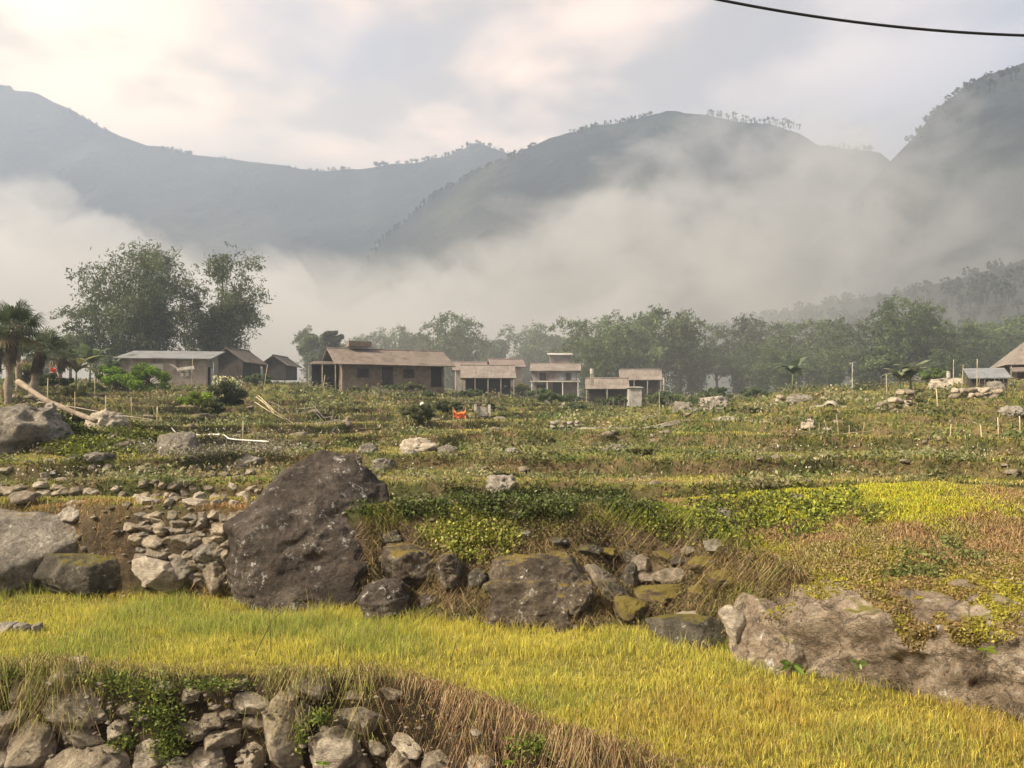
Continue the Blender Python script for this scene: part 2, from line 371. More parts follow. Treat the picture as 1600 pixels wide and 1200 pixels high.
steep = np.maximum(sst((np.abs(gx)-.10)/.3), sst((fr-.84)/.04)*(Yg < 85)*(Yg > 10))
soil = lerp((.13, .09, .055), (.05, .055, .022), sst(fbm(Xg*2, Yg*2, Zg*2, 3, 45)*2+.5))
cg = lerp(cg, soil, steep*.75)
near = (Yg < 10.4)
drt = lerp((.12, .09, .058), (.06, .046, .028), sst(fbm(Xg*3, Yg*3, Zg*3, 3, 47)*2+.5))
bank = np.clip(1-np.abs(prof-.5)*2, 0, 1)
cg = lerp(cg, drt, np.where(near, np.clip(bank*2, 0, 1), 0))
cg = lerp(cg, (.17, .15, .03), np.where((prof < .05) & (t0 > .9), .9, 0))
cg = lerp(cg, np.array(drt)*.45, np.where(t0 < .95, 1., 0))  # earth behind the wall stones darkened to paint in the shade of the recess
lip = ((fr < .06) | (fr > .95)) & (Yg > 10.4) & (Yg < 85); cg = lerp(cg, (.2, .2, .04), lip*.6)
idx = np.arange(nr*nc).reshape(nr, nc)
fq = np.stack([idx[:-1, :-1], idx[:-1, 1:], idx[1:, 1:], idx[1:, :-1]], -1).reshape(-1, 4)
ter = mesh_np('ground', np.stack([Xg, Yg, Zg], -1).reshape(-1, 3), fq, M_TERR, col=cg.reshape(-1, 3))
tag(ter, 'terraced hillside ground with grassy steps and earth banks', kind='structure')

# ------------------------------------------------------------------ mountains
m, nt, p, out = new_mat('mountain_forest')
t = N(nt, 'ShaderNodeTexCoord'); n = N(nt, 'ShaderNodeTexNoise', inp={'Scale': .012, 'Detail': 12, 'Roughness': .7}); nt.links.new(t.outputs['Object'], n.inputs['Vector'])
n3 = N(nt, 'ShaderNodeTexVoronoi', inp={'Scale': .14}); nt.links.new(t.outputs['Object'], n3.inputs['Vector'])
r = ramp(nt, n.outputs[0], [(.3, (.006, .012, .014)), (.5, (.016, .024, .022)), (.62, (.04, .048, .03)), (.75, (.08, .075, .055))])
nt.links.new(r.outputs[0], p.inputs['Base Color']); p.inputs['Roughness'].default_value = 1
bump(nt, p, math_(nt, 'ADD', math_(nt, 'MULTIPLY', n3.outputs['Distance'], .4), math_(nt, 'MULTIPLY', n.outputs[0], 3)), .8, 6); M_MNT = m
m, nt, p, out = new_mat('ridge_tree_leaves')
p.inputs['Base Color'].default_value = (.025, .035, .018, 1); p.inputs['Roughness'].default_value = 1; M_RT = m

def mountain(name, label, pts, D, d0, seed, back=260, relief=.16, bow=0):
    """a ridge whose crest runs at distance D; slope comes down towards the camera until d0"""
    pts = np.array(pts, float); xs = (pts[:, 0]-800)/F*D; zs = H+(HZ-pts[:, 1])/F*D
    nx, ny = 420, 150
    x = np.linspace(xs[0], xs[-1], nx); v = np.linspace(0, 1, ny)
    X, V = np.meshgrid(x, v, indexing='ij')
    R = np.interp(X, xs, zs)
    Rs = R+5*fbm(X*.02, seed, 0, 4, seed)*np.minimum(1, R/60)
    Y = np.where(V < .8, d0+(D-d0)*V/.8, D+back*(V-.8)/.2)
    u = np.clip(V/.8, 0, 1); sh = .35*u+.65*u**1.7
    Z = -6+(Rs+6)*np.where(V <= .8, sh, 1-.9*((V-.8)/.2)**1.2)
    rav = fbm(X*.0095+.3*fbm(X*.01, Y*.01, 0, 2, seed+3), Y*.0032, 0, 5, seed+5, .55)
    Z = Z+rav*R*relief*np.sin(np.pi*np.clip(u, 0, 1))*1.1*(V <= .8)+2.5*fbm(X*.06, Y*.06, 0, 3, seed+9)*np.clip((1-u)*8, 0, 1)
    idx = np.arange(nx*ny).reshape(nx, ny)
    f = np.stack([idx[:-1, :-1], idx[1:, :-1], idx[1:, 1:], idx[:-1, 1:]], -1).reshape(-1, 4)
    o = mesh_np(name, np.stack([X, Y, Z], -1).reshape(-1, 3), f, M_MNT)
    tag(o, label, kind='structure')
    return x, Rs[:, int(ny*.8)]
def ridge_trees(name, label, x, z, D, n, hs, seed, x0=None, x1=None, dens=None, strip=40):
    r = np.random.default_rng(seed); V = []; Fc = []; k = 0
    for i in range(n):
        tx = r.uniform(x0 if x0 is not None else x[0], x1 if x1 is not None else x[-1])
        if dens and fbm(tx*dens, seed, 0, 2, 1) < -.05+.3*(r.random()-.5): continue
        if strip < 60 and fbm(tx*.03, seed*3., 0, 2, 5) < -.22+.2*(r.random()-.5): continue
        h = r.uniform(*hs)*(.6+.8*abs(fbm(tx*.02, seed, 0, 2, 4))); h_ex = h*.3; tz = np.interp(tx, x, z)-1.0; ty = D+r.uniform(-strip, 6); tz -= max(0, D-ty)*.28+h_ex
        cw = h*r.uniform(.28, .45)
        # trunk
        a = np.array([[tx-.25, ty, tz-2], [tx+.25, ty, tz-2], [tx+.15, ty, tz+h*.8], [tx-.15, ty, tz+h*.8]])
        V.append(a); Fc.append(np.arange(4)[None]+k); k += 4
        m_ = 26; c = r.normal(0, 1, (m_, 3)); c /= np.linalg.norm(c, axis=1)[:, None]; c *= r.uniform(.3, 1, (m_, 1))**.5
        c = c*np.array([cw, cw, h*.34])+np.array([tx, ty, tz+h*.66]); s = h*.13
        u = r.normal(0, 1, (m_, 3)); u /= np.linalg.norm(u, axis=1)[:, None]; w_ = np.cross(u, r.normal(0, 1, (m_, 3))); w_ /= np.linalg.norm(w_, axis=1)[:, None]
        q = np.stack([c-u*s, c+w_*s, c+u*s, c-w_*s*.8], 1).reshape(-1, 3); V.append(q); Fc.append(np.arange(m_*4).reshape(-1, 4)+k); k += m_*4
    o = mesh_np(name, np.concatenate(V), np.concatenate(Fc), M_RT, smooth=False); tag(o, label, 'trees', kind='stuff')
x1_, z1_ = mountain('mountain', 'long hazy blue grey mountain ridge across the left of the view', [(-1400, 60), (-700, 110), (-300, 150), (0, 137), (60, 146), (110, 166), (160, 200), (230, 230), (300, 239), (400, 252), (450, 262), (500, 268), (560, 266), (620, 257), (690, 246), (745, 220), (790, 236), (850, 262), (1000, 300), (1300, 330)], 900, 330, 3)
x2_, z2_ = mountain('mountain', 'rounded forested mountain in the middle of the view', [(520, 500), (600, 370), (680, 300), (740, 267), (800, 240), (860, 217), (920, 200), (1000, 180), (1040, 174), (1090, 182), (1150, 191), (1200, 191), (1250, 210), (1280, 226), (1330, 234), (1375, 241), (1400, 262), (1500, 290), (1700, 360)], 640, 240, 8)
x3_, z3_ = mountain('mountain', 'steep dark mountain flank at the right edge of the view', [(1150, 480), (1250, 400), (1330, 320), (1385, 256), (1420, 217), (1470, 163), (1530, 122), (1600, 92), (1700, 55), (1900, 20), (2400, 60)], 430, 170, 13)
x4_, z4_ = mountain('hill', 'green wooded foothill rising behind the trees on the right', [(860, 600), (1000, 560), (1100, 520), (1200, 490), (1300, 468), (1400, 450), (1500, 425), (1600, 395), (1900, 330), (2400, 290)], 260, 165, 17, back=60, relief=.2)
ridge_trees('ridge_forest', 'thin trees in silhouette along the left mountain crest', x1_, z1_, 900, 520, (3.5, 7), 1, x0=-700, x1=250)
ridge_trees('ridge_forest', 'trees along the crest of the middle mountain', x2_, z2_, 640, 700, (2, 4.4), 2)
ridge_trees('ridge_forest', 'rounded tree crowns along the right mountain flank', x3_, z3_, 430, 520, (4, 8), 3, x0=180, x1=520)
ridge_trees('hillside_forest', 'misty tree crowns along the green foothill on the right', x4_, z4_, 260, 1000, (2.5, 6), 4, strip=80)

# ------------------------------------------------------------------ air: even haze, and the low cloud in the valley
def volbox(name, lo, hi, label):
    lo, hi = np.array(lo, float), np.array(hi, float)
    mb = MB().box((lo+hi)/2, hi-lo); o = mb.build(name); tag(o, label, kind='stuff'); return o
hz = volbox('haze', (-1500, -30, -14), (1200, 1250, 430), 'pale haze filling the valley air')
m = bpy.data.materials.new('haze'); m.use_nodes = True; nt = m.node_tree; nt.nodes.clear()
o_ = N(nt, 'ShaderNodeOutputMaterial'); pv = N(nt, 'ShaderNodeVolumePrincipled', inp={'Color': (.66, .79, 1, 1), 'Density': .00082, 'Anisotropy': .25})
nt.links.new(pv.outputs[0], o_.inputs['Volume']); hz.data.materials.append(m)

fg = volbox('valley_mist', (-480, 62, -10), (460, 420, 165), 'bank of low cloud drifting through the valley below the mountains')
m = bpy.data.materials.new('valley_mist'); m.use_nodes = True; nt = m.node_tree; nt.nodes.clear()
o_ = N(nt, 'ShaderNodeOutputMaterial'); tcn = N(nt, 'ShaderNodeTexCoord')
sp = N(nt, 'ShaderNodeSeparateXYZ'); nt.links.new(tcn.outputs['Object'], sp.inputs[0])
# object coordinates equal world coordinates
mpn = N(nt, 'ShaderNodeMapping'); mpn.inputs['Scale'].default_value = (1, .8, 1.3); nt.links.new(tcn.outputs['Object'], mpn.inputs[0])
no = N(nt, 'ShaderNodeTexNoise', inp={'Scale': .0135, 'Detail': 7, 'Roughness': .6, 'Distortion': .5}); nt.links.new(mpn.outputs[0], no.inputs['Vector'])
ang = math_(nt, 'DIVIDE', sp.outputs[0], math_(nt, 'MAXIMUM', sp.outputs[1], 50))
elev = math_(nt, 'DIVIDE', sp.outputs[2], 300)
top = N(nt, 'ShaderNodeFloatCurve')
tx_ = math_(nt, 'MULTIPLY_ADD', sp.outputs[0], 1/500, .5)       # x from -250 to 250 m
nt.links.new(tx_, top.inputs['Value']); cm_ = top.mapping; cc = cm_.curves[0]
# top of the cloud by position across the valley (fraction of 150 m)
TOP = [(0, 0.45), (0.116, 0.5), (0.188, 0.39), (0.26, 0.41), (0.332, 0.33), (0.385, 0.34), (0.452, 0.36), (0.5, 0.38), (0.548, 0.44), (0.596, 0.57), (0.668, 0.65), (0.74, 0.69), (0.812, 0.75), (0.86, 0.55), (0.884, 0.45), (1, 0.31)]
while len(cc.points) < len(TOP): cc.points.new(.5, .5)
for pt_, (a_, b_) in zip(cc.points, TOP): pt_.location = (a_, b_); pt_.handle_type = 'AUTO'
cm_.update()
zt = math_(nt, 'MULTIPLY', top.outputs[0], 150)
zt = math_(nt, 'MULTIPLY', zt, math_(nt, 'MULTIPLY', sp.outputs[1], 1/300))      # the cloud climbs the slope
zt = math_(nt, 'ADD', zt, math_(nt, 'MULTIPLY_ADD', no.outputs[0], 150, -78))
dz = math_(nt, 'DIVIDE', math_(nt, 'SUBTRACT', zt, sp.outputs[2]), 7)
den = math_(nt, 'MINIMUM', math_(nt, 'MAXIMUM', dz, 0), 1)
# fades in beyond the village, and thins under the cloud on the right
fin = math_(nt, 'MULTIPLY_ADD', sp.outputs[1], 1/70, -2.6, clamp=True)
low = math_(nt, 'MULTIPLY_ADD', sp.outputs[2], 1/40, .12, clamp=True)
no2 = N(nt, 'ShaderNodeTexNoise', inp={'Scale': .03, 'Detail': 4, 'Roughness': .6, 'Distortion': .6}); nt.links.new(mpn.outputs[0], no2.inputs['Vector'])
wisp = math_(nt, 'MULTIPLY_ADD', no2.outputs[0], 6, -2.5, clamp=True)
wl = math_(nt, 'MULTIPLY_ADD', sp.outputs[0], 1/140, .55, clamp=True)          # wispier on the right
wisp = math_(nt, 'ADD', math_(nt, 'MULTIPLY', wisp, wl), math_(nt, 'SUBTRACT', 1, wl))
vil = math_(nt, 'MULTIPLY', math_(nt, 'MULTIPLY', math_(nt, 'MULTIPLY_ADD', sp.outputs[1], 1/50, -1.1, clamp=True), math_(nt, 'MULTIPLY', math_(nt, 'SUBTRACT', math_(nt, 'ADD', math_(nt, 'MULTIPLY_ADD', sp.outputs[1], .13, -32), math_(nt, 'MULTIPLY', no.outputs[0], 84)), sp.outputs[2]), 1/18, clamp=True)), .30)
den = math_(nt, 'MULTIPLY', math_(nt, 'MULTIPLY', math_(nt, 'MULTIPLY', den, fin), low), wisp)
den = math_(nt, 'MAXIMUM', den, vil)
den = math_(nt, 'MULTIPLY', den, math_(nt, 'MULTIPLY_ADD', math_(nt, 'MULTIPLY_ADD', sp.outputs[0], 1/120, 0, clamp=True), -.010, .021))
pv = N(nt, 'ShaderNodeVolumePrincipled', inp={'Color': (.87, .885, .885, 1), 'Anisotropy': .2}); nt.links.new(den, pv.inputs['Density'])
nt.links.new(pv.outputs[0], o_.inputs['Volume']); fg.data.materials.append(m)
m.cycles.volume_step_rate = .35
# ------------------------------------------------------------------ rocks
def ico(sub, cache={}):
    if sub in cache: return cache[sub]
    import bmesh
    bm = bmesh.new(); bmesh.ops.create_icosphere(bm, subdivisions=sub, radius=1)
    v = np.array([q.co for q in bm.verts]); f = np.array([[l.index for l in q.verts] for q in bm.faces]); bm.free()
    cache[sub] = (v, f); return cache[sub]
def hull2(p):
    p = sorted(map(tuple, p))
    def half(p):
        o = []
        for q in p:
            while len(o) > 1 and (o[-1][0]-o[-2][0])*(q[1]-o[-2][1])-(o[-1][1]-o[-2][1])*(q[0]-o[-2][0]) <= 0: o.pop()
            o.append(q)
        return o[:-1]
    return np.array(half(p)+half(p[::-1]))
def rock(name, poly, d, depth, mat, label=None, cat='rock', group=None, parent=None, sub=5, seed=1, rough=.05, tilt=.45, p=16, facets=5, front=None, ridged=.5, fine=1., back=0, ledge_f=5., ledge_a=.9):
    """a rock whose outline at distance d (one value, or left and right) is the polygon of photo pixels"""
    r = np.random.default_rng(seed); poly = np.array(poly, float)
    d = (d, d) if np.isscalar(d) else d
    x0, x1 = poly[:, 0].min(), poly[:, 0].max(); dd = d[0]+(d[1]-d[0])*(poly[:, 0]-x0)/(x1-x0)
    W = np.array([P(a, b, e) for (a, b), e in zip(poly, dd)])
    A = P(x0, 600, d[0]); B = P(x1, 600, d[1]); al = (B-A); al[2] = 0; al /= np.linalg.norm(al); nrm = np.array([al[1], -al[0], 0])  # towards the camera
    pa = W@al; pz = W[:, 2]; h = hull2(np.stack([pa, pz], 1)); c2 = (h.max(0)+h.min(0))/2
    o3 = A-al*(A@al)+al*c2[0]; o3[2] = c2[1]; o3 = o3-nrm*back
    size = (h.max(0)-h.min(0)).mean(); v, f = ico(sub)
    pl = []
    for i in range(len(h)):
        a, b = h[i]-c2, h[(i+1) % len(h)]-c2; e = b-a; L = np.linalg.norm(e)
        if L < 1e-4: continue
        n2 = np.array([e[1], -e[0]])/L; dist = n2@a
        for s in (1, -1):
            t = s*r.uniform(.1, tilt) if n2[1] > -.5 else s*.1
            nn = np.array([n2[0], t, n2[1]]); k = np.linalg.norm(nn); pl.append((nn/k, dist/k))
    ft = front or (r.uniform(-.15, .15), r.uniform(.05, .3))
    for s in (1, -1):
        nn = np.array([ft[0]*s, s, ft[1]]); k = np.linalg.norm(nn); pl.append((nn/k, depth/2))
    for i in range(facets):
        th = r.uniform(0, 2*math.pi); nn = np.array([math.cos(th)*.8, r.uniform(.4, 1), math.sin(th)*.8]); k = np.linalg.norm(nn); nn /= k
        # distance of that plane to the current body along it
        best = min((dq/max(nn@nq, 1e-3) for nq, dq in pl if nn@nq > .05), default=size/2); pl.append((nn, best*r.uniform(.84, .97)))
    inv = np.zeros(len(v))
    for nq, dq in pl: inv += np.clip(v@nq/max(dq, 1e-3), 0, None)**(p*2.2)
    q = v*(inv**(-1/(p*2.2)))[:, None]
    s = seed*7.13; k = 1/size
    dn = fbm(q[:, 0]*k*1.6+s, q[:, 1]*k*1.6, q[:, 2]*k*1.6, 4, seed)
    rd = 1-2*np.abs(fbm(q[:, 0]*k*3.5+s, q[:, 1]*k*3.5, q[:, 2]*k*5, 4, seed+50))
    fn = fbm(q[:, 0]*k*14, q[:, 1]*k*14, q[:, 2]*k*18, 3, seed+90)
    da = np.array([r.normal(0, .35), r.normal(0, .35), 1.]); da /= np.linalg.norm(da); sl = q@da*k*ledge_f+1.2*dn
    ledge = sl-np.floor(sl); ledge = np.where(ledge < .85, ledge/.85, (1-ledge)/.15)-.5
    q = q*(1+.015+rough*ledge_a*ledge*(.4+.8*np.abs(dn)))[:, None]
    q = q*(1+rough*(dn*1.7+ridged*1.9*(rd-.45)+.55*fine*fn))[:, None]
    o = mesh_np(name, np.stack([q[:, 0]*al[0]+q[:, 1]*nrm[0], q[:, 0]*al[1]+q[:, 1]*nrm[1], q[:, 2]], 1), f, mat, parent)
    o.location = o3
    if label: tag(o, label, cat, group)
    return o
def blob(cx, cy, w, h, rot=0, seed=0, n=8, sq=.75):
    """an irregular rounded-box outline in photo pixels"""
    r = np.random.default_rng(seed+1000); out = []; ca, sa = math.cos(math.radians(rot)), math.sin(math.radians(rot))
    for i in range(n):
        t = 2*math.pi*(i+r.uniform(-.3, .3))/n; a, b = math.cos(t), math.sin(t)
        a = math.copysign(abs(a)**sq, a)*w/2*r.uniform(.9, 1.08); b = math.copysign(abs(b)**sq, b)*h/2*r.uniform(.9, 1.08)
        out.append((cx+a*ca+b*sa, cy-a*sa+b*ca))
    return out
rock('boulder', [(352, 826), (356, 900), (372, 985), (470, 995), (590, 985), (612, 930), (618, 840), (606, 800), (600, 765), (560, 728), (510, 705), (480, 712), (434, 745), (390, 792)], 9.55, 1.25, M_BOULDER,
     'largest boulder, dark brown and dome shaped, at the back of the yellow rice', 'boulder', sub=7, seed=4, rough=.05, tilt=.5, p=22, facets=4, front=(.14, .32), ridged=.9)
rock('boulder', [(-120, 800), (-60, 790), (60, 806), (112, 806), (140, 830), (138, 870), (100, 922), (-40, 925), (-140, 900)], 10.05, 1.4, M_GREY,
     'pale grey smooth outcrop at the left edge under brown straw', 'boulder', sub=6, seed=12, rough=.05, front=(.1, .5))
rock('boulder', [(58, 885), (75, 868), (150, 864), (198, 868), (214, 890), (206, 915), (160, 925), (80, 924), (58, 912)], 9.6, .7, M_DARKR,
     'low dark oblong boulder with a rusty top, left of the leaning slab', 'boulder', sub=6, seed=23, rough=.05, p=14, front=(0, .25))
rock('stone_slab', [(190, 862), (212, 866), (262, 880), (286, 904), (284, 920), (262, 929), (236, 908), (204, 880)], 9.25, .3, M_SLATE,
     'pale flat slab leaning on the ground between the oblong boulder and the largest boulder', 'stone slab', sub=6, seed=31, rough=.03, tilt=.25, p=24, front=(.1, .7))
rock('boulder', [(556, 935), (572, 912), (600, 902), (624, 906), (640, 925), (640, 965), (600, 975), (566, 960)], 8.5, .5, M_BOULDER,
     'small brown rounded rock at the right foot of the largest boulder', 'rock', sub=6, seed=41, rough=.07)
rock('boulder', [(592, 872), (600, 850), (640, 846), (690, 858), (722, 880), (720, 915), (660, 925), (600, 905)], 9.0, .8, M_LICH,
     'mossy brown rock lump in the bank above the small brown rock', 'rock', sub=6, seed=47, rough=.09)
rock('boulder', [(684, 905), (676, 890), (690, 868), (706, 862), (724, 882), (720, 912), (700, 926)], 8.55, .35, M_LICH,
     'small jagged rock crusted with white lichen in the bank', 'rock', sub=6, seed=52, rough=.1)
rock('boulder', [(756, 915), (768, 890), (800, 870), (850, 862), (890, 872), (930, 915), (960, 965), (975, 1010), (800, 1015), (755, 1005)], 8.55, .95, M_LICH,
     'broad lichen spotted rock at the back of the rice, in the centre', 'boulder', sub=7, seed=58, rough=.1, front=(-.1, .55))
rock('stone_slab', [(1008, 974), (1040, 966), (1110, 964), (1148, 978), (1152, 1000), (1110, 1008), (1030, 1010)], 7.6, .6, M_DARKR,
     'dark low slab at the left foot of the large right outcrop', 'stone slab', sub=6, seed=63, rough=.04, p=14, tilt=.3)
OUTCROP = rock('rock_outcrop', [(1205, 935), (1230, 905), (1290, 893), (1420, 898), (1560, 915), (1720, 925), (1860, 990), (1850, 1190), (1700, 1205), (1560, 1160), (1400, 1125), (1290, 1085), (1215, 1020)], (7.5, 5.55), 1.3, M_OUT,
     'large pale rock outcrop with moss hanging over its top at the right', 'rock outcrop', sub=7, seed=77, rough=.05, p=20, tilt=.35, front=(-.03, -.1), facets=0, ridged=1.3, ledge_a=1.7, ledge_f=7, fine=1.6)
rock('boulder', [(1120, 935), (1140, 922), (1190, 935), (1250, 975), (1290, 1030), (1300, 1062), (1290, 1095), (1170, 1040), (1122, 975)], (7.35, 6.7), .5, M_OUT,
     'brown layered slab sloping down along the left end of the large right outcrop', 'rock', sub=6, seed=81, rough=.07, p=20, front=(-.2, .35))
rock('boulder', [(1555, 1070), (1580, 1048), (1640, 1040), (1720, 1060), (1700, 1150), (1590, 1130), (1552, 1105)], 5.75, .5, M_OUT,
     'small pale rock below the large outcrop in the bottom right corner', 'rock', sub=6, seed=85, rough=.06)
rock('boulder', [(1122, 958), (1140, 945), (1165, 962), (1175, 1000), (1150, 1010), (1135, 990)], 7.2, .35, M_SLATE,
     'small tan stone wedged between the dark slab and the right outcrop', 'rock', sub=5, seed=88, rough=.06)
for i, (cx_, w_, h_, lb) in enumerate([(8, 34, 22, 'left'), (34, 26, 20, 'middle'), (57, 14, 16, 'right')]):
    rock('stone', blob(cx_, 982, w_, h_, 0, 300+i), 7.85, .25, M_PALE, f'{dict(left="largest and leftmost", middle="middle", right="smallest and rightmost")[lb]} of the three pale round stones in the rice at the left edge', 'stone', 'pale stones lying in the rice', sub=5, seed=90+i, rough=.05)

def wall(name, label, loc, spec, mats, dfun, depth=.3, sub=5, seed=0, rough=.05, p=14):
    e = empty(name, (0, 0, 0), label, 'stone wall')
    k = 0
    for i, (cx_, cy_, w_, h_, rot) in enumerate(spec):
        d_ = dfun(cx_, cy_)
        o = rock('stone', blob(cx_, cy_, w_*1.22, h_*1.22, rot, seed+i, 7, .9), d_, depth*(.7+.6*rng.random()), mats[i % len(mats)], parent=e, sub=sub, seed=seed+i*3+1, rough=rough*1.3, p=p*1.5, tilt=.45, facets=6)
    return e
def dfront(cx_, cy_):
    return (hitd(cx_, cy_, 4, 9, 6.6) or 6.6)+.02
    d_ = 6.4
    for _ in range(6): d_ = float(edge0(np.array([(cx_-800)/F*d_]))[0])
    return d_-.02+.1*max(0, (1060-cy_))/60
M_WS = [M_SLATE, rockmat('wall_stone', (.11, .09, .065), (.29, .245, .175), (.48, .42, .32), lichen=.25, scale=4, moss=(.14, .14, .03), moss_amt=-.2),
        rockmat('wall_stone_dark', (.07, .06, .042), (.2, .17, .125), (.36, .31, .24), lichen=.2, scale=4.5)]
sp = [(105, 1050, 62, 40, 8), (45, 1070, 96, 26, 5), (62, 1095, 28, 44, 12), (135, 1100, 118, 46, -4), (60, 1162, 64, 62, 0), (128, 1142, 106, 32, 3), (188, 1140, 34, 30, 0),
      (150, 1196, 150, 64, 4), (10, 1190, 60, 50, 0), (325, 1186, 64, 44, 12), (357, 1152, 62, 24, 4), (378, 1070, 44, 20, 0), (385, 1096, 84, 26, -6), (358, 1115, 30, 16, 0), (490, 1070, 66, 34, 4),
      (458, 1088, 24, 34, -15), (447, 1155, 58, 120, 10), (476, 1118, 24, 40, -8), (525, 1168, 76, 60, -8), (510, 1136, 32, 16, 0), (572, 1128, 98, 36, -8), (592, 1168, 34, 22, -35),
      (625, 1195, 34, 40, 10), (566, 1194, 34, 30, 0), (240, 1180, 60, 44, 6), (300, 1140, 50, 26, 0), (215, 1110, 50, 26, -6), (20, 1120, 50, 30, 10), (330, 1125, 40, 24, 6), (405, 1128, 46, 24, 0), (280, 1205, 70, 40, 0),
      (395, 1180, 46, 50, 5), (690, 1195, 60, 40, -10), (640, 1160, 50, 26, -12), (760, 1200, 60, 36, 0), (0, 1150, 40, 30, 0), (255, 1075, 44, 18, 4), (620, 1085, 60, 18, -8), (550, 1085, 40, 16, 0), (300, 1085, 40, 18, 0)]
wall('stone_retaining_wall', 'rough dry stone retaining wall holding up the rice terrace along the bottom of the photo', None, sp, M_WS, dfront, .38, 5, 400)
def dback(cx_, cy_):
    return (hitd(cx_, cy_+3, 6, 13, 9.4) or 9.4)+.02
    d_ = 9.3
    for _ in range(6): d_ = float(edge1(np.array([(cx_-800)/F*d_]))[0])
    return d_+.12
sp2 = [(245, 812, 52, 15, -8), (232, 824, 46, 11, -4), (276, 826, 54, 18, 5), (240, 845, 46, 19, -5), (292, 845, 54, 24, 6), (332, 862, 52, 30, 4), (346, 826, 40, 20, 10), (252, 866, 44, 26, -25), (286, 886, 36, 34, 0),
       (345, 843, 36, 16, 8), (336, 902, 36, 46, 14), (318, 812, 16, 24, 20), (356, 868, 20, 26, 0), (312, 908, 24, 16, -10), (300, 900, 18, 14, 0), (215, 842, 26, 18, 0), (300, 868, 30, 14, -6), (318, 885, 30, 14, 6), (205, 822, 30, 12, 0), (352, 905, 22, 30, 0), (222, 808, 20, 10, 0), (264, 905, 40, 20, 0), (350, 808, 30, 12, 0)]
r = np.random.default_rng(17)
for yy in range(806, 920, 13):
    x_ = 200+r.uniform(0, 14)
    while x_ < 362:
        w_ = r.uniform(18, 44); sp2.append((x_+w_/2, yy+r.uniform(-3, 3), w_, r.uniform(10, 17), r.uniform(-12, 12))); x_ += w_*.95
sp2 = sp2[:98]
wall('dry_stone_wall', 'tumbled dry stone wall of flat rocks left of the largest boulder', None, sp2, M_WS[1:]+[M_GREY], dback, .35, 5, 600, .06, 16)
def dalc(cx_, cy_): return (hitd(cx_, cy_+8, 6, 12, 9.) or 9.)+.03
sp3 = [(952, 864, 46, 14, 2), (985, 868, 22, 18, 30), (1004, 882, 34, 26, -20), (1036, 868, 56, 12, -4), (1064, 876, 34, 14, 12), (1056, 902, 76, 26, 3), (1040, 928, 86, 28, 4), (986, 906, 28, 44, -12), (938, 902, 62, 24, -30), (1100, 882, 44, 26, 12),
       (958, 928, 66, 26, -25), (1012, 902, 30, 18, 0), (1090, 925, 30, 20, 0), (920, 860, 40, 16, 0), (1080, 860, 30, 12, 0)]
wall('dry_stone_wall', 'mossy stones of a half buried wall in the brown hollow left of the right outcrop', None, sp3, [M_MOSSR, M_DARKR, M_WS[2]], dalc, .4, 5, 700, .06)
r = np.random.default_rng(5); sp4 = []
for row, (yy, hh) in enumerate([(760, 12), (773, 14), (785, 11)]):
    x_ = 175+row*9
    while x_ < 405:
        w_ = min(46, 16*r.lognormal(.1, .45)); sp4.append((x_+w_/2, yy+r.uniform(-6, 6), w_, hh*r.uniform(.55, 1.3), r.uniform(-25, 25))); x_ += w_*r.uniform(.8, 1.5)
wall('dry_stone_wall', 'long low wall of loose grey stones on the second terrace, behind the tumbled wall', None, sp4, M_WS, lambda a, b: (hitd(a, b+5, 9, 14, 10.8) or 10.8)+.02, .3, 4, 800, .09)
sp5 = [(x_, 772-abs(x_-30)*.03+r.uniform(-5, 5), r.uniform(26, 48), r.uniform(10, 18), r.uniform(-8, 8)) for x_ in range(-10, 170, 26)]+[(x_, 760+r.uniform(-4, 4), 30, 10, 0) for x_ in range(0, 120, 30)]
wall('dry_stone_wall', 'short low wall of flat stones on the second terrace at the left edge', None, sp5, M_WS, lambda a, b: (hitd(a, b+5, 9, 14, 10.8) or 10.8)+.02, .3, 4, 850, .09)
sp6 = [(x_+r.uniform(-8, 8), 737-(x_/400)*2+r.uniform(-6, 6), min(40, 12*r.lognormal(.2, .5)), r.uniform(5, 12), r.uniform(-20, 20)) for x_ in range(10, 400, 15) if r.random() < .8]
wall('dry_stone_wall', 'thin line of dark flat stones edging the third terrace on the left', None, sp6, M_WS[1:], lambda a, b: (hitd(a, b+4, 9, 16, 12.1) or 12.1)+.02, .25, 4, 900, .09)
def on_ground(px, d, up=0):
    x_ = (px-800)/F*d; return np.array([x_, d, gz(x_, d)+up])
# far terrace walls of fieldstones, placed along the ground
def far_wall(label, px0, px1, d, rows_, sz, seed, mat=None):
    r = np.random.default_rng(seed); e = empty('dry_stone_wall', (0, 0, 0), label, 'stone wall'); n_ = 0
    x_ = (px0-800)/F*d; x1 = (px1-800)/F*d
    base = min(gz(x_, d), gz(x1, d))-.05
    for k in range(rows_):
        xx = x_+r.uniform(0, sz/2)
        while xx < x1 and n_ < 95:
            wd = sz*r.uniform(.7, 1.6); zz_ = gz(xx, d)-.03+k*sz*.5
            pp = 800+F*xx/d; py = HZ-(zz_-H)*F/d
            rock('stone', blob(pp, py, wd*F/d, sz*.62*F/d, r.uniform(-15, 15), seed+n_), d, sz*1.3, (mat or M_WS)[n_ % 3], parent=e, sub=3, seed=seed+n_, rough=.08, facets=3, p=12)
            xx += wd*.95; n_ += 1
    return e
far_wall('stone terrace wall below the pale path on the right', 1372, 1424, 30, 4, .38, 1100)
far_wall('stone terrace wall with scattered rubble at the far right edge', 1490, 1560, 34, 3, .42, 1200)
far_wall('heap of pale stones in the fields at the middle of the photo', 862, 902, 24, 4, .2, 1300, [M_PALE, M_GREY, M_PALE])
far_wall('line of grey stones along the top terrace edge on the right', 1215, 1330, 44, 2, .45, 1400)
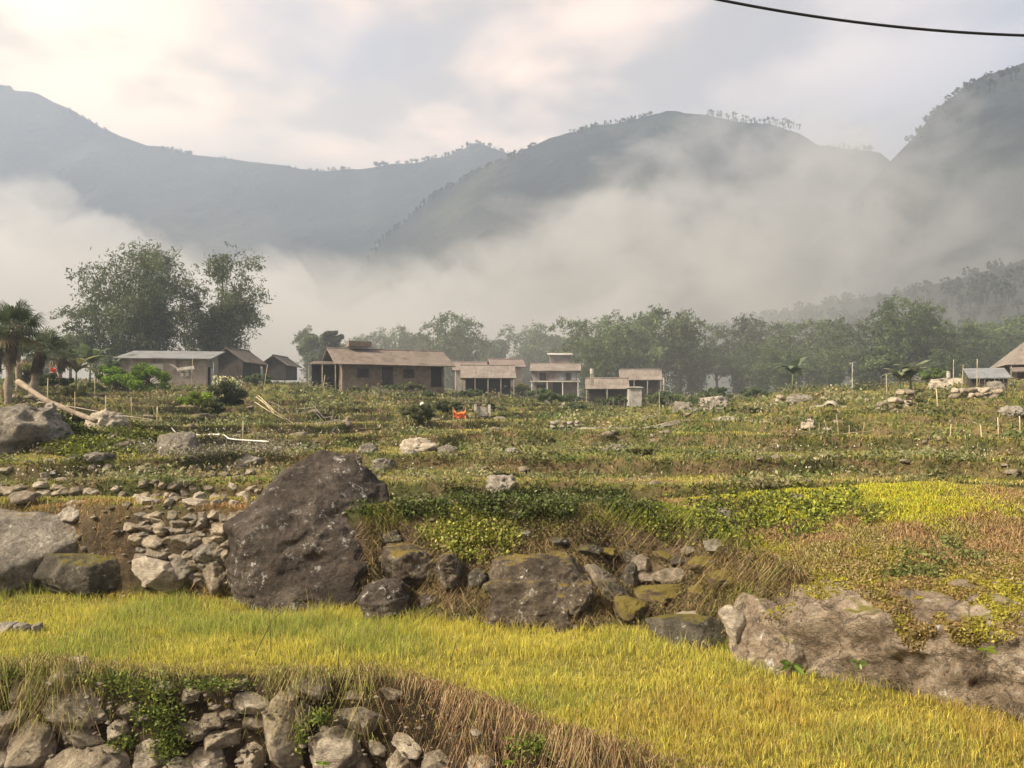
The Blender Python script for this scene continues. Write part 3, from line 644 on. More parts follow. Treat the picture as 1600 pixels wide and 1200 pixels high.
# boulders scattered up the slope:   px, py centre, width px, height px, distance, material, label
SC = [(35, 655, 130, 56, 15.5, M_GREY, 'dark grey boulder under the fallen trunk at the left edge'),
      (-5, 675, 50, 70, 13.5, M_GREY, 'rounded grey boulder cut by the left edge, in front of the fallen trunk'),
      (78, 634, 18, 16, 15, M_PALE, 'small pale stone beside the fallen trunk'),
      (165, 655, 60, 34, 16.5, M_SLATE, 'tan boulder at the lower end of the fallen trunk'),
      (278, 690, 70, 40, 14.5, M_GREY, 'grey rounded rock above the third terrace on the left'),
      (375, 716, 84, 22, 12.9, M_PALE, 'pale flat rock with pinkish earth left of the largest boulder top'),
      (420, 690, 60, 18, 17, M_PALE, 'flat pale rock among white grasses behind the largest boulder'),
      (150, 712, 46, 14, 12.7, M_GREY, 'small flat grey rock in the grass on the third terrace'),
      (555, 715, 50, 26, 16, M_LICH, 'dark rock just right of the largest boulder top'),
      (600, 722, 40, 18, 15, M_GREY, 'low grey rock right of the dark rock by the largest boulder top'),
      (575, 700, 30, 18, 19, M_GREY, 'round grey rock behind the dark rock near the largest boulder top'),
      (782, 752, 60, 22, 11.4, M_PALE, 'pale cracked rock lying in the middle terrace'),
      (655, 693, 60, 26, 20, M_SLATE, 'pink tan boulder in the field at the left of the centre'),
      (1117, 627, 46, 22, 38, M_PALE, 'large pale smooth boulder on the field crest right of the tiled huts'),
      (1070, 636, 40, 20, 40, M_GREY, 'dark boulder left of the large pale boulder on the crest'),
      (1264, 659, 24, 14, 26, M_SLATE, 'small pointed tan rock in the right field'),
      (1478, 597, 54, 18, 42, M_SLATE, 'broad tan earth covered rock near the tall poles on the right'),
      (1556, 600, 26, 24, 33, M_GREY, 'grey rock on the top terrace below the big farmhouse'),
      (1540, 614, 44, 16, 31, M_SLATE, 'flat tan rock below the grey rock at the far right'),
      (1250, 620, 40, 14, 36, M_GREY, 'low grey rock on the terrace edge above the pale path'),
      (1585, 640, 40, 14, 25, M_PALE, 'pale rock at the right edge beside the pale path'),
      (1140, 655, 40, 10, 26, M_PALE, 'flat pale rock in the right field under the pale path'),
      (800, 704, 26, 10, 17, M_PALE, 'little pale stone in the central field'),
      (700, 702, 34, 16, 18, M_GREY, 'grey stone in the central field left of the little pale stone'),
      (640, 706, 26, 10, 17, M_PALE, 'small light stone below the pink tan boulder'),
      (1290, 668, 22, 8, 24, M_PALE, 'little flat stone beside the stick fence in the right field'),
      (960, 700, 40, 14, 17.5, M_GREY, 'low stone in the grass right of the centre'),
      (1245, 776, 26, 12, 10.2, M_PALE, 'pale round stone on the bank edge above the hollow'),
      (1135, 800, 30, 26, 9.7, M_GREY, 'grey stone half hidden in the bank left of the right mound'),
      (120, 790, 70, 22, 9.9, M_PALE, 'pale flat rock in brown straw above the pale outcrop')]
for i, (a_, b_, w_, h_, d_, mt, lb) in enumerate(SC):
    hd = hitd(a_, b_+h_*.5, 6, 75, None)
    if hd and .6*d_ < hd < 1.6*d_: d_ = hd+w_/F*hd*.2
    rock('rock', blob(a_, b_+h_*.35, w_, h_*1.55, rng.uniform(-8, 8), 2000+i), d_, w_/F*d_*.7, mt, lb, 'rock', sub=5, seed=500+i, rough=.11, facets=7, p=14, front=(0, .5), ridged=.9)

# rocks bedded in the bank between the largest boulder and the hollow
BK = [(640, 905, 44, 26, M_LICH, 'brown wedge shaped rock in the bank above the small brown rock'), (745, 905, 40, 34, M_DARKR, 'dark rock bedded in the bank left of the broad lichen spotted rock'), (668, 940, 60, 26, M_BOULDER, 'flat brown rock at the foot of the bank, left of the broad lichen spotted rock'),
      (905, 935, 50, 60, M_LICH, 'slanting grey rock against the right side of the broad lichen spotted rock'), (985, 950, 60, 34, M_MOSSR, 'mossy rock at the foot of the hollow'), (870, 848, 46, 18, M_DARKR, 'dark ledge rock high in the bank over the broad lichen spotted rock'), (1135, 905, 56, 30, M_MOSSR, 'mossy ledge rock between the hollow and the right outcrop'),
      (1120, 850, 50, 20, M_GREY, 'grey ledge rock under the bank edge right of the hollow'), (612, 840, 40, 26, M_DARKR, 'dark rock tucked behind the right shoulder of the largest boulder'), (815, 835, 40, 16, M_GREY, 'thin grey ledge rock under the hedge like growth'), (1075, 965, 46, 22, M_SLATE, 'tan flat stone at the lower right of the hollow')]
for i, (a_, b_, w_, h_, mt, lb) in enumerate(BK):
    hd = (hitd(a_, b_+h_*.35, 6, 12, 9.) or 9.)+.02
    rock('rock', blob(a_, b_, w_, h_, rng.uniform(-14, 14), 2600+i, 7, .9), hd, w_/F*hd*.75, mt, lb, 'rock', sub=5, seed=560+i, rough=.1, facets=6, p=18, front=(0, .3))
# loose rubble: far too many chips to count
r = np.random.default_rng(99); n = 4200; y = np.exp(r.uniform(math.log(9.8), math.log(75), n)); x = r.uniform(-.72, .72, n)*y
z, fr_, ris_, _, _, _ = height(x, y, True); lf = sst((-x/y-.02)*3); cl_ = fbm(x*.5, y*.9, 0, 3, 101)
k = r.random(n) < np.clip(.10+.5*lf*(y > 12)*(cl_ > -.1)+.55*(fr_ > .86)*(cl_ > -.05), 0, 1); x, y, z = x[k], y[k], z[k]; n = len(x)
# chips at the foot of the banks and in the retaining wall too
xb = r.uniform(-6, 2.4, 600); w_ = np.interp(xb, W1[:, 0], W1[:, 1]); yb = edge1(xb)+w_*r.uniform(-.15, 1, 600); x = np.concatenate([x, xb]); y = np.concatenate([y, yb]); z = np.concatenate([z, height(xb, yb)])
xw = r.uniform(-5.5, .9, 420); yw = edge0(xw)-.17+r.uniform(-.03, .03, 420); zw = r.uniform(-.75, -.05, 420); x = np.concatenate([x, xw]); y = np.concatenate([y, yw]); z = np.concatenate([z, zw]); n = len(x)
v0, f0 = ico(2); sz = (.006+.0032*np.minimum(y, 34))*r.lognormal(0, .45, n); sz[-1020:-420] = r.lognormal(-4.1, .5, 600); sz[-420:] = r.lognormal(-4.5, .5, 420)
sc3 = np.stack([r.uniform(.8, 1.6, n), r.uniform(.7, 1.2, n), r.uniform(.35, .7, n)], 1)*sz[:, None]; ph = r.uniform(0, 6.28, n)
dv_ = 1+.8*(hsh(np.arange(n)[:, None], (np.round(v0[:, 0]*1.4).astype(int)*7+np.round(v0[:, 1]*1.4).astype(int)*3+np.round(v0[:, 2]*1.4).astype(int))[None], 0, 5)-.5)
L = v0[None]*dv_[..., None]*sc3[:, None]; c_, s_ = np.cos(ph)[:, None], np.sin(ph)[:, None]
V = np.stack([L[..., 0]*c_-L[..., 1]*s_+x[:, None], L[..., 0]*s_+L[..., 1]*c_+y[:, None], L[..., 2]+z[:, None]], -1).reshape(-1, 3)
Fq = (f0[None]+(np.arange(n)*len(v0))[:, None, None]).reshape(-1, 3)
tag(mesh_np('rubble', V, Fq, M_WS[2], smooth=False), 'loose stone chips and rubble along the terrace faces and the left slope', 'rubble', kind='stuff')
def surf_pts(o, n, fn, seed=1, jit=.02):
    me = o.data; v = np.zeros(len(me.vertices)*3); me.vertices.foreach_get('co', v); v = v.reshape(-1, 3); nn = np.zeros(len(me.vertices)*3); me.vertices.foreach_get('normal', nn); nn = nn.reshape(-1, 3)
    w_ = v+np.array(o.location); ok = fn(w_, nn); idx = np.nonzero(ok)[0]; r = np.random.default_rng(seed); i = r.choice(idx, n); return w_[i]+nn[i]*r.uniform(-.005, jit, (n, 1))+r.normal(0, .008, (n, 3)), nn[i]
# ------------------------------------------------------------------ plants of the near ground
def blades(name, base, hgt, wid, lean, col, mat, label, cat='grass', droop=.35, rs=1, seg=2):
    """curved tapering blades: base (n,3), hgt, wid (n,), lean (n,2) horizontal direction*amount"""
    n = len(base); r = np.random.default_rng(rs); th = r.uniform(0, math.pi, n); wv = np.stack([np.cos(th), np.sin(th), np.zeros(n)], 1)*(wid/2)[:, None]
    ld = np.concatenate([lean, np.zeros((n, 1))], 1); up = np.array([0, 0, 1.])
    mid = base+up*(hgt*.55)[:, None]+ld*(hgt*.3)[:, None]; tip = base+up*(hgt*(1-droop*np.linalg.norm(lean, axis=1)))[:, None]+ld*(hgt*.95)[:, None]
    V = np.stack([base-wv, base+wv, mid+wv*.8, mid-wv*.8, tip], 1).reshape(-1, 3)
    i = np.arange(n)[:, None]*5; q = i+np.array([[0, 1, 2, 3]]); t = i+np.array([[3, 2, 4]])
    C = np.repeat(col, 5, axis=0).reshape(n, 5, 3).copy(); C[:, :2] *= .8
    o = mesh_np(name, V, [q, t], mat, col=C.reshape(-1, 3), smooth=False)
    return tag(o, label, cat, kind='stuff') if label else o
def leafquads(c, s, r, flat=.0, asp=.5):
    n = len(c); u = r.normal(0, 1, (n, 3)); u[:, 2] *= (1-flat); u /= np.linalg.norm(u, axis=1)[:, None]
    w_ = np.cross(u, r.normal(0, 1, (n, 3))); w_ /= np.linalg.norm(w_, axis=1)[:, None]
    s = np.asarray(s)[:, None] if np.ndim(s) else s
    V = np.stack([c-u*s, c+w_*s*asp, c+u*s, c-w_*s*asp], 1).reshape(-1, 3)
    return V, np.arange(n*4).reshape(-1, 4)
def leaf_stuff(name, c, s, col, label, cat='plants', rs=1, mat=None, asp=.5, parent=None):
    r = np.random.default_rng(rs); V, Fq = leafquads(c, s, r, asp=asp)
    o = mesh_np(name, V, Fq, mat or M_FOL, col=np.repeat(col, 4, axis=0), smooth=False, parent=parent)
    return tag(o, label, cat, kind='stuff') if label else o
def pal(r, n, *cols): return lerp_pick(r, n, cols)
def lerp_pick(r, n, cols):
    cols = np.array(cols); i = r.integers(0, len(cols), n); j = r.integers(0, len(cols), n); t = r.random(n)[:, None]*.5
    return (cols[i]*(1-t)+cols[j]*t)*r.uniform(.7, 1.25, (n, 1))
def inview(x, y, m=60): 
    px = 800+F*x/y; return (px > -m-140) & (px < 1740+m)
r = np.random.default_rng(77)
# rice: yellow blades over the near terrace
n = 520000; y = r.uniform(2.6, 10.2, n); x = r.uniform(-1, 1, n)*(y*.78+.3)
e0, e1 = edge0(x), edge1(x); dens = np.clip(.75+.9*fbm(x*1.1, y*1.6, 0, 3, 70), .3, 1)
bare = np.exp(-(((x+4.6)/.75)**2+((y-9.0)/.22)**2))+.8*np.exp(-(((x-.95)/.5)**2+((y-6.1)/.14)**2))
k = (y > e0-.03) & (y < e1+.05) & (r.random(n) < dens*(1-.92*np.clip(bare, 0, 1))); x, y, e0, e1 = x[k], y[k], e0[k], e1[k]; n = len(x)
z = height(x, y); a = fbm(x*.8, y*1.5, 0, 3, 71); b = fbm(x*2.5, y*2.5, 0, 3, 72)
rightn = sst((x+.2)/1.6)*sst((6.9-y)/1.2)
hg = r.uniform(.03, .112, n)*(1+.5*a+.45*b)*(1+.35*sst((y-7)/.8))*np.where(r.random(n) < .03, 1.7, 1)
tuft = np.exp(-(((x+1.95)/.09)**2+((y-8.25)/.1)**2))+np.exp(-(((x+3.65)/.1)**2+((y-8.8)/.12)**2)); hg *= 1+1.3*tuft
nearedge = np.clip((y-e0)/.35, 0, 1); hg *= .6+.4*nearedge
c1 = lerp_pick(r, n, [(.64, .57, .10), (.72, .62, .13), (.5, .5, .08)])
c2 = lerp_pick(r, n, [(.36, .42, .08), (.44, .47, .12), (.25, .31, .06)])
c3 = lerp_pick(r, n, [(.5, .38, .08), (.6, .46, .1), (.36, .28, .09), (.5, .44, .08)])
c4 = lerp_pick(r, n, [(.38, .28, .13), (.5, .4, .2), (.25, .17, .08)])
left = sst((-x-1.2)/2.5)
wg = np.clip(sst(a*1.3+.33+.25*left-.3*sst((y-7.2)/.6)*(x > -2)), 0, 1)
col = np.where((r.random(n) < np.clip(wg*.8+.3*left, 0, .9))[:, None], c2, c1)
col = np.where((r.random(n) < rightn*(.42+.58*sst(b*2.5+.3)))[:, None], c3, col)
col = np.where((r.random(n) < .10+.5*(1-nearedge))[:, None], c4, col)
rock_side = sst((.45-(e1-y))/.45)*(x > 1.5); col = np.where((r.random(n) < rock_side*.8)[:, None], lerp_pick(r, n, [(.14, .24, .03), (.2, .3, .05)]), col); hg *= 1+.5*rock_side
th = r.uniform(0, 2*math.pi, n); ln = r.uniform(.1, .75, n)
# blades gather in tufts that fan outwards
ci = r.integers(0, n, 15000); own = r.integers(0, 15000, n); tf = r.random(n) < .7; jx, jy = r.normal(0, .02, n), r.normal(0, .02, n)
# a blade joins the tuft of the same index sorted by place, so colours stay local
od = np.argsort(x*4+np.floor(y*9)*100); pos = np.empty(n, int); pos[od] = np.arange(n); lead = od[(pos//14)*14 % n]; near_ = (np.abs(x[lead]-x) < .12) & (np.abs(y[lead]-y) < .15) & tf
th = np.where(near_, np.arctan2(jy, jx), th); x = np.where(near_, x[lead]+jx, x); y = np.where(near_, y[lead]+jy, y); z = np.where(near_, z[lead], z)
hg = np.where(near_, hg*.5+hg[lead]*.7, hg*.8); sp_ = r.random(n) < .004; hg = np.where(sp_, hg*2.2, hg); col = np.where(sp_[:, None], lerp_pick(r, n, [(.3, .22, .1), (.4, .34, .12)]), col)
blades('rice_grass', np.stack([x, y, z-.01], 1), hg, r.uniform(.003, .006, n), np.stack([np.cos(th), np.sin(th)], 1)*ln[:, None], col, M_GRASS, 'dense yellow and lime rice stubble and grass on the near terrace', 'rice grass')
# straw and roots spilling over the front wall
n = 17000; x = r.uniform(-6.2, 2.6, n); off = r.uniform(-.10, .22, n); y = edge0(x)+off-.06; 
keep = r.random(n) < np.clip(.3+1.6*fbm(x*3.1, 3, 0, 3, 73)+.2*sst((x+1.3)/.8), .04, 1); x, y, off = x[keep], y[keep], off[keep]; n = len(x)
z = height(x, y+.12)+.01; th = r.normal(-math.pi/2, .6, n); ln = r.uniform(.5, 1.6, n)
rt = sst((x+1.4)/.8)
col = np.where((r.random(n) < .2+.65*rt)[:, None], lerp_pick(r, n, [(.34, .22, .12), (.42, .28, .15), (.26, .15, .09), (.5, .4, .22), (.12, .08, .05)]), lerp_pick(r, n, [(.2, .22, .05), (.42, .38, .14), (.16, .13, .06), (.3, .3, .08)]))
blades('dry_straw', np.stack([x, y, z], 1), r.uniform(.03, .15, n)*(1+.9*fbm(x*4, 9, 0, 2, 74)), r.uniform(.003, .006, n), np.stack([np.cos(th)*1.6, np.sin(th)], 1)*ln[:, None], col, M_DRY, 'dry straw and roots spilling over the stone retaining wall', 'straw', droop=1.45)
xe = r.uniform(-6, 2.2, 16000); ye = edge0(xe)+r.uniform(-.2, .12, 16000); kb = r.random(16000) < np.clip(.25+1.2*fbm(xe*2.5, 5, 0, 3, 76)+.5*sst((xe+1.2)/.8), .05, 1); xe, ye = xe[kb], ye[kb]
q = np.stack([xe, ye, height(xe, ye)+r.uniform(-.01, .04, len(xe))], 1)
leaf_stuff('edge_litter', q, r.uniform(.006, .02, len(q)), lerp_pick(r, len(q), [(.2, .13, .07), (.32, .22, .12), (.12, .08, .045), (.4, .32, .17), (.2, .19, .06)]), 'matted dead leaves and roots along the lip of the retaining wall', 'leaf litter', rs=98, asp=.3)
# green weeds hanging down the front wall
cl = []
for (px_, py_, rx, rz, k_) in [(225, 1075, .3, .12, 700), (245, 1115, .2, .14, 900), (262, 1160, .16, .16, 800), (170, 1058, .3, .07, 300), (20, 1050, .3, .06, 400), (500, 1118, .1, .07, 260), (335, 1068, .3, .05, 600), (470, 1150, .05, .12, 200), (190, 1160, .12, .06, 200), (840, 1165, .2, .08, 500)]:
    d_ = dfront(px_, py_)-.16; c = P(px_, py_, d_); q = r.normal(0, .5, (k_, 3))*np.array([rx, .09, rz])+c; cl.append(q)
c = np.concatenate(cl); n = len(c)
leaf_stuff('wall_weeds', c, r.uniform(.008, .022, n), lerp_pick(r, n, [(.08, .12, .02), (.15, .2, .03), (.05, .075, .018), (.25, .28, .05)]), 'green weeds and small leaves hanging down the stone retaining wall', 'weeds')
# the bank behind the rice: dead stems, straw and green growth
def bank_pts(n, x0, x1, lo=.05, hi=1.15):
    x = r.uniform(x0, x1, n); w_ = np.interp(x, W1[:, 0], W1[:, 1]); y = edge1(x)+w_*r.uniform(lo, hi, n); return x, y, height(x, y)
x, y, z = bank_pts(120000, -1.7, 2.6); n = len(x); t = fbm(x*2, y*2, 0, 3, 80)
kk = r.random(n) < np.clip(.5+t, .1, 1); x, y, z, t = x[kk], y[kk], z[kk], t[kk]; n = len(x)
hollow = np.exp(-(((x-1.45)/.6)**2))*(z < .55)
kk = r.random(n) > hollow*.75; x, y, z, t = x[kk], y[kk], z[kk], t[kk]; n = len(x)
th = r.uniform(0, 2*math.pi, n); ln = r.uniform(.4, 1.6, n)
col = lerp_pick(r, n, [(.22, .155, .08), (.34, .25, .13), (.10, .07, .04), (.38, .31, .13), (.07, .05, .03)])
gr = lerp_pick(r, n, [(.2, .25, .03), (.28, .3, .05), (.12, .16, .03)])
col = np.where((r.random(n) < np.clip(sst(fbm(x*1.3, z*3, 0, 2, 81)*2-.1)*.4+sst((z-.72)/.25)*.5, 0, 1))[:, None], gr, col)
blades('bank_grass', np.stack([x, y, z-.01], 1), r.uniform(.02, .12, n)*(1+.8*fbm(x*3, y*3, 0, 2, 84)), r.uniform(.003, .008, n), np.stack([np.cos(th)*1.5, np.sin(th)*.8-.3], 1)*ln[:, None]*1.2, col, M_DRY, 'tangled dry stems and grass on the bank behind the rice', 'dry grass', droop=.8)
xb, yb, zb = bank_pts(26000, -1.6, 2.5, .1, 1.05); kb = fbm(xb*2.2, zb*5, 0, 3, 96) > -.02; q = np.stack([xb, yb-.02, zb+r.uniform(0, .06, len(xb))], 1)[kb]
leaf_stuff('bank_brush', q, r.uniform(.008, .024, len(q)), lerp_pick(r, len(q), [(.09, .065, .035), (.16, .115, .06), (.06, .07, .025), (.22, .17, .08), (.13, .15, .04)]), 'small withered leaves and brush on the bank behind the rice', 'brush', rs=97)
# straw on the left banks and over the pale outcrop
n = 60000; x = r.uniform(-8, -2.2, n); y = r.uniform(9.2, 10.8, n); z = height(x, y); kk = (r.random(n) < np.clip(.5+fbm(x*1.2, y*2, 0, 3, 83)*1.3, .05, 1)) & (y > edge1(x)-.1); x, y, z = x[kk], y[kk], z[kk]; n = len(x)
th = r.uniform(0, 2*math.pi, n); ln = r.uniform(.3, 1.4, n); gm = sst((y-10.2)/.3)[:, None]
col = lerp_pick(r, n, [(.42, .24, .1), (.5, .33, .15), (.3, .18, .08), (.22, .18, .06)])*(1-gm)+gm*lerp_pick(r, n, [(.3, .3, .06), (.4, .33, .12)])
blades('bank_straw', np.stack([x, y, z-.01], 1), r.uniform(.05, .13, n), r.uniform(.004, .008, n), np.stack([np.cos(th), np.sin(th)-.3], 1)*ln[:, None], col, M_DRY, 'rusty brown straw over the left terrace bank', 'straw', droop=.8)
# the mound above the right outcrop: rusty dead growth, moss cushions, leafy creeper
n = 230000; x = r.uniform(1.9, 8, n); y = r.uniform(5.9, 10.4, n); e1 = edge1(x); w_ = np.interp(x, W1[:, 0], W1[:, 1])
kk = (y > e1+.12) & inview(x, y); x, y, e1, w_ = x[kk], y[kk], e1[kk], w_[kk]; n = len(x); z = height(x, y)
f = (y-e1-w_)/1.6; s_ = fbm(x*1.4, y*1.6, 0, 3, 85)
mossy = sst((.42-f+s_*.5)/.3); ylw = sst((f-1.0+s_*.4)/.25)*sst((5.9-x)/1.5)
th = r.uniform(0, 2*math.pi, n); ln = r.uniform(.3, 1.5, n)
pt = sst(fbm(x*2.3, y*3, 0, 3, 90)*2+.4)[:, None]; col = lerp_pick(r, n, [(.36, .23, .11), (.45, .32, .16), (.26, .16, .08)])*pt+(1-pt)*lerp_pick(r, n, [(.5, .42, .2), (.24, .2, .05), (.33, .3, .08), (.16, .11, .05)])
col = np.where((r.random(n) < mossy*.9)[:, None], lerp_pick(r, n, [(.42, .38, .035), (.3, .29, .03), (.2, .2, .03)]), col)
col = np.where((r.random(n) < ylw*.9)[:, None], lerp_pick(r, n, [(.5, .5, .04), (.36, .42, .05), (.55, .47, .06)]), col)
blades('mound_growth', np.stack([x, y, z-.01], 1), r.uniform(.02, .1, n)*(1-.5*mossy)*(1+.8*fbm(x*4, y*4, 0, 2, 89)), r.uniform(.005, .009, n), np.stack([np.cos(th), np.sin(th)], 1)*ln[:, None], col, M_DRY, 'rusty dead growth and yellow moss on the mound above the right outcrop', 'dry growth', droop=.8)
# moss cushions on the outcrop's top and upper edge
def topband(w_, nn):
    b_ = np.clip(((w_[:, 0]-w_[:, 0].min())/(np.ptp(w_[:, 0])+1e-6)*50).astype(int), 0, 49); tz = np.array([w_[b_ == i, 2].max() if (b_ == i).any() else 0 for i in range(50)])
    return (w_[:, 2] > tz[b_]-.07-.42*np.clip(fbm(w_[:, 0]*2.6, w_[:, 1]*.5, 0, 4, 55)+.22, 0, 1)) & (fbm(w_[:, 0]*6, w_[:, 1]*3, w_[:, 2]*6, 3, 57) > -.28)
q, nq = surf_pts(OUTCROP, 110000, topband, 4, .035); n = len(q)
tone = sst(fbm(q[:, 0]*3, q[:, 1]*3, q[:, 2]*3, 3, 99)*2+.5)[:, None]
leaf_stuff('moss', q, r.uniform(.008, .02, n), lerp_pick(r, n, [(.36, .32, .04), (.27, .25, .035)])*tone+(1-tone)*lerp_pick(r, n, [(.15, .13, .03), (.25, .17, .06), (.35, .24, .12)]), 'yellow green moss over the top edge of the right outcrop', 'moss', rs=4)
def creeper(name, px0, px1, py0, py1, n, cols, label, s=(.012, .03), up=.06, spread=None, sd=9, lift=0, d_lo=6, d_hi=20):
    """leafy ground cover over the ground seen between two pixel rows"""
    r = np.random.default_rng(sd); wx, wy = (px1-px0)*.35, (py1-py0)*.35; px_ = r.uniform(px0-wx, px1+wx, n*3); py_ = r.uniform(py0-wy, py1+wy, n*3)
    m_ = (((px_-(px0+px1)/2)/((px1-px0)/2))**2+((py_-(py0+py1)/2)/((py1-py0)/2))**2+1.5*fbm(px_*.025, py_*.05, 0, 3, sd)+r.normal(0, .38, n*3)) < .7
    px_, py_ = px_[m_][:n], py_[m_][:n]; n = len(px_)
    d_ = np.full(n, 6.); ok = np.zeros(n, bool); best = np.full(n, np.nan)
    for dd_ in np.arange(d_lo, d_hi, .06):       # march each ray to the ground
        z_ = height((px_-800)/F*dd_, np.full(n, dd_)); zr = H-(py_-HZ)/F*dd_
        hit = (z_ >= zr) & ~ok; best[hit] = dd_; ok |= hit
        if ok.all(): break
    k = ok; px_, py_, d_ = px_[k], py_[k], best[k]; n = len(px_)
    q = np.stack([(px_-800)/F*d_, d_, H-(py_-HZ)/F*d_], 1); q[:, 2] += r.uniform(0, up, n)+lift; q[:, 1] -= r.uniform(0, up, n)
    return leaf_stuff(name, q, r.uniform(*s, n), lerp_pick(r, n, cols), label, rs=sd, asp=.6)
DG = [(.04, .055, .018), (.075, .095, .028), (.12, .14, .04), (.035, .042, .018)]
LG = [(.24, .28, .035), (.34, .38, .05), (.16, .19, .03), (.42, .42, .08)]
creeper('creeper', 1380, 1540, 850, 905, 3500, [(.08, .1, .03), (.13, .16, .045), (.2, .22, .07)], 'dark leafy creeper on the mound above the right outcrop', sd=9)
creeper('creeper', 670, 805, 806, 870, 8000, [(.24, .28, .04), (.3, .32, .06), (.13, .16, .03), (.3, .25, .1), (.36, .36, .08)], 'bright lime green leafy patch on the bank right of the largest boulder', up=.09, sd=10)
creeper('creeper', 590, 1020, 768, 812, 16000, DG+[(.14, .19, .04)], 'dark green hedge like growth on the second terrace edge', s=(.012, .028), up=.13, sd=11)
creeper('creeper', 1010, 1260, 770, 850, 9000, DG+LG[:2], 'mixed green growth along the bank above the hollow', s=(.012, .028), up=.1, sd=12)
creeper('creeper', 1150, 1360, 765, 835, 7000, LG+DG[:2], 'lime and dark green growth on the left shoulder of the right mound', up=.08, sd=13)
creeper('creeper', 30, 300, 660, 716, 16000, DG[1:]+LG[1:3], 'green grassy mound above the third terrace on the left', s=(.016, .04), up=.14, sd=14)
creeper('creeper', 70, 190, 638, 672, 7000, DG+[(.14, .2, .04)], 'dark green bank of leaves under the fallen trunk', s=(.016, .036), up=.16, sd=15)
creeper('creeper', 200, 480, 690, 720, 9000, [(.3, .28, .2), (.2, .18, .12), (.12, .12, .06), (.42, .4, .33)], 'pale wispy white flowered grass behind the third terrace', s=(.012, .03), up=.16, sd=16)
MS = [(.3, .27, .05), (.22, .2, .04), (.36, .25, .12), (.26, .17, .09), (.16, .16, .04), (.42, .33, .17)]
creeper('low_growth', 1230, 1660, 845, 925, 26000, MS, 'mossy low growth on the slope just above the right outcrop', s=(.007, .018), up=.04, sd=21, d_lo=5.8, d_hi=11)
creeper('low_growth', 1120, 1260, 850, 930, 9000, MS, 'dry mossy growth between the hollow and the right outcrop', s=(.007, .018), up=.04, sd=22, d_lo=5.8, d_hi=11)
# field grass over the whole slope
n = 500000; y = np.exp(r.uniform(math.log(9.7), math.log(88), n)); x = r.uniform(-.70, .70, n)*y
z, fr_, ris, _, _, pf = height(x, y, True)
e = 1e-1; st_ = np.abs(height(x, y+e)-z)/e
gcol = ground_col(x, y)
a = fbm(x*.5, y*.9, 0, 3, 91); b = fbm(x*2.2, y*4, 0, 2, 92)
fr2 = fr_; fcm = sst((fr_-.80)/.05); kk = r.random(n) < np.clip(.42+.55*a+.3*b+.8*fcm, .08, 1); fr2 = fr_[kk]; x, y, z, a, b, st_, gcol = x[kk], y[kk], z[kk], a[kk], b[kk], st_[kk], gcol[kk]; n = len(x)
hs = (.022+.0022*y)*r.uniform(.4, 1.5, n)*(1+.5*a+.7*sst((fr2-.80)/.06)*(fr2 < .97))*(1-.6*sst((.12-fr2)/.1))
col = gcol*r.uniform(.9, 2.4, (n, 1))*np.array([1.75, 1.7, 1.4])
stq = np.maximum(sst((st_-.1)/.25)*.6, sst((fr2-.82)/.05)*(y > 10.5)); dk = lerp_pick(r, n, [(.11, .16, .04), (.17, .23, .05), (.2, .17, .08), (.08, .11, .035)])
ygreen = lerp_pick(r, n, [(.40, .36, .08), (.33, .34, .07), (.28, .31, .07), (.38, .33, .12), (.44, .42, .08)]); nearf = np.exp(-(y-10)/14)  # yellow green blade tones for the nearer terrace beds
col = np.where((r.random(n) < nearf*.6*(1-stq)*sst(a*2+.7))[:, None], ygreen, col)
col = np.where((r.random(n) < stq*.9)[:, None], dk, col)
straw = lerp_pick(r, n, [(.38, .3, .15), (.3, .2, .1), (.45, .36, .2)]); col = np.where((r.random(n) < .16+.25*sst(b*2))[:, None], straw, col)
th = r.uniform(0, 2*math.pi, n); ln = r.uniform(.2, 1.1, n)
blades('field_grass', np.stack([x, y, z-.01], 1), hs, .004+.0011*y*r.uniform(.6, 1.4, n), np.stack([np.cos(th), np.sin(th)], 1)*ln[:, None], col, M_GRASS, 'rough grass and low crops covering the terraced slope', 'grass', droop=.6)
# darker weed clumps dotted over the slope
n0 = 480; y = np.exp(r.uniform(math.log(11), math.log(75), n0)); x = r.uniform(-.74, .72, n0)*y; ce = np.stack([x, y, height(x, y)], 1)
rep = 110; c = np.repeat(ce, rep, 0); sc_ = np.repeat(r.uniform(.5, 1.4, n0)*(.06+.011*y), rep); g = r.normal(0, .5, (len(c), 3)); g[:, 2] = np.abs(g[:, 2])*.7; g[:, 0] *= 1.8; c = c+g*sc_[:, None]
tone = np.repeat(lerp_pick(r, n0, [(.12, .14, .05), (.17, .18, .07), (.22, .18, .1), (.13, .17, .05), (.25, .24, .13)]), rep, 0)*r.uniform(.6, 1.5, (len(c), 1))
leaf_stuff('weed_clumps', c, sc_*.17, tone, 'low weed clumps dotted over the terraced slope', 'weeds', rs=31)
# tiny white flowers on the left slope and right terrace
n = 1500; y = r.uniform(11.5, 24, n); x = np.where(r.random(n) < .75, r.uniform(-.62, -.1, n), r.uniform(.3, .6, n))*y; kk = fbm(x*.8, y*.8, 0, 2, 95) > -.02; x, y = x[kk], y[kk]; n = len(x)
leaf_stuff('wild_flowers', np.stack([x, y, height(x, y)+r.uniform(.08, .22, n)], 1), r.uniform(.010, .02, n), np.tile((.75, .73, .68), (n, 1)), 'tiny white wild flowers scattered on the terraces', 'flowers', rs=33, asp=.9)
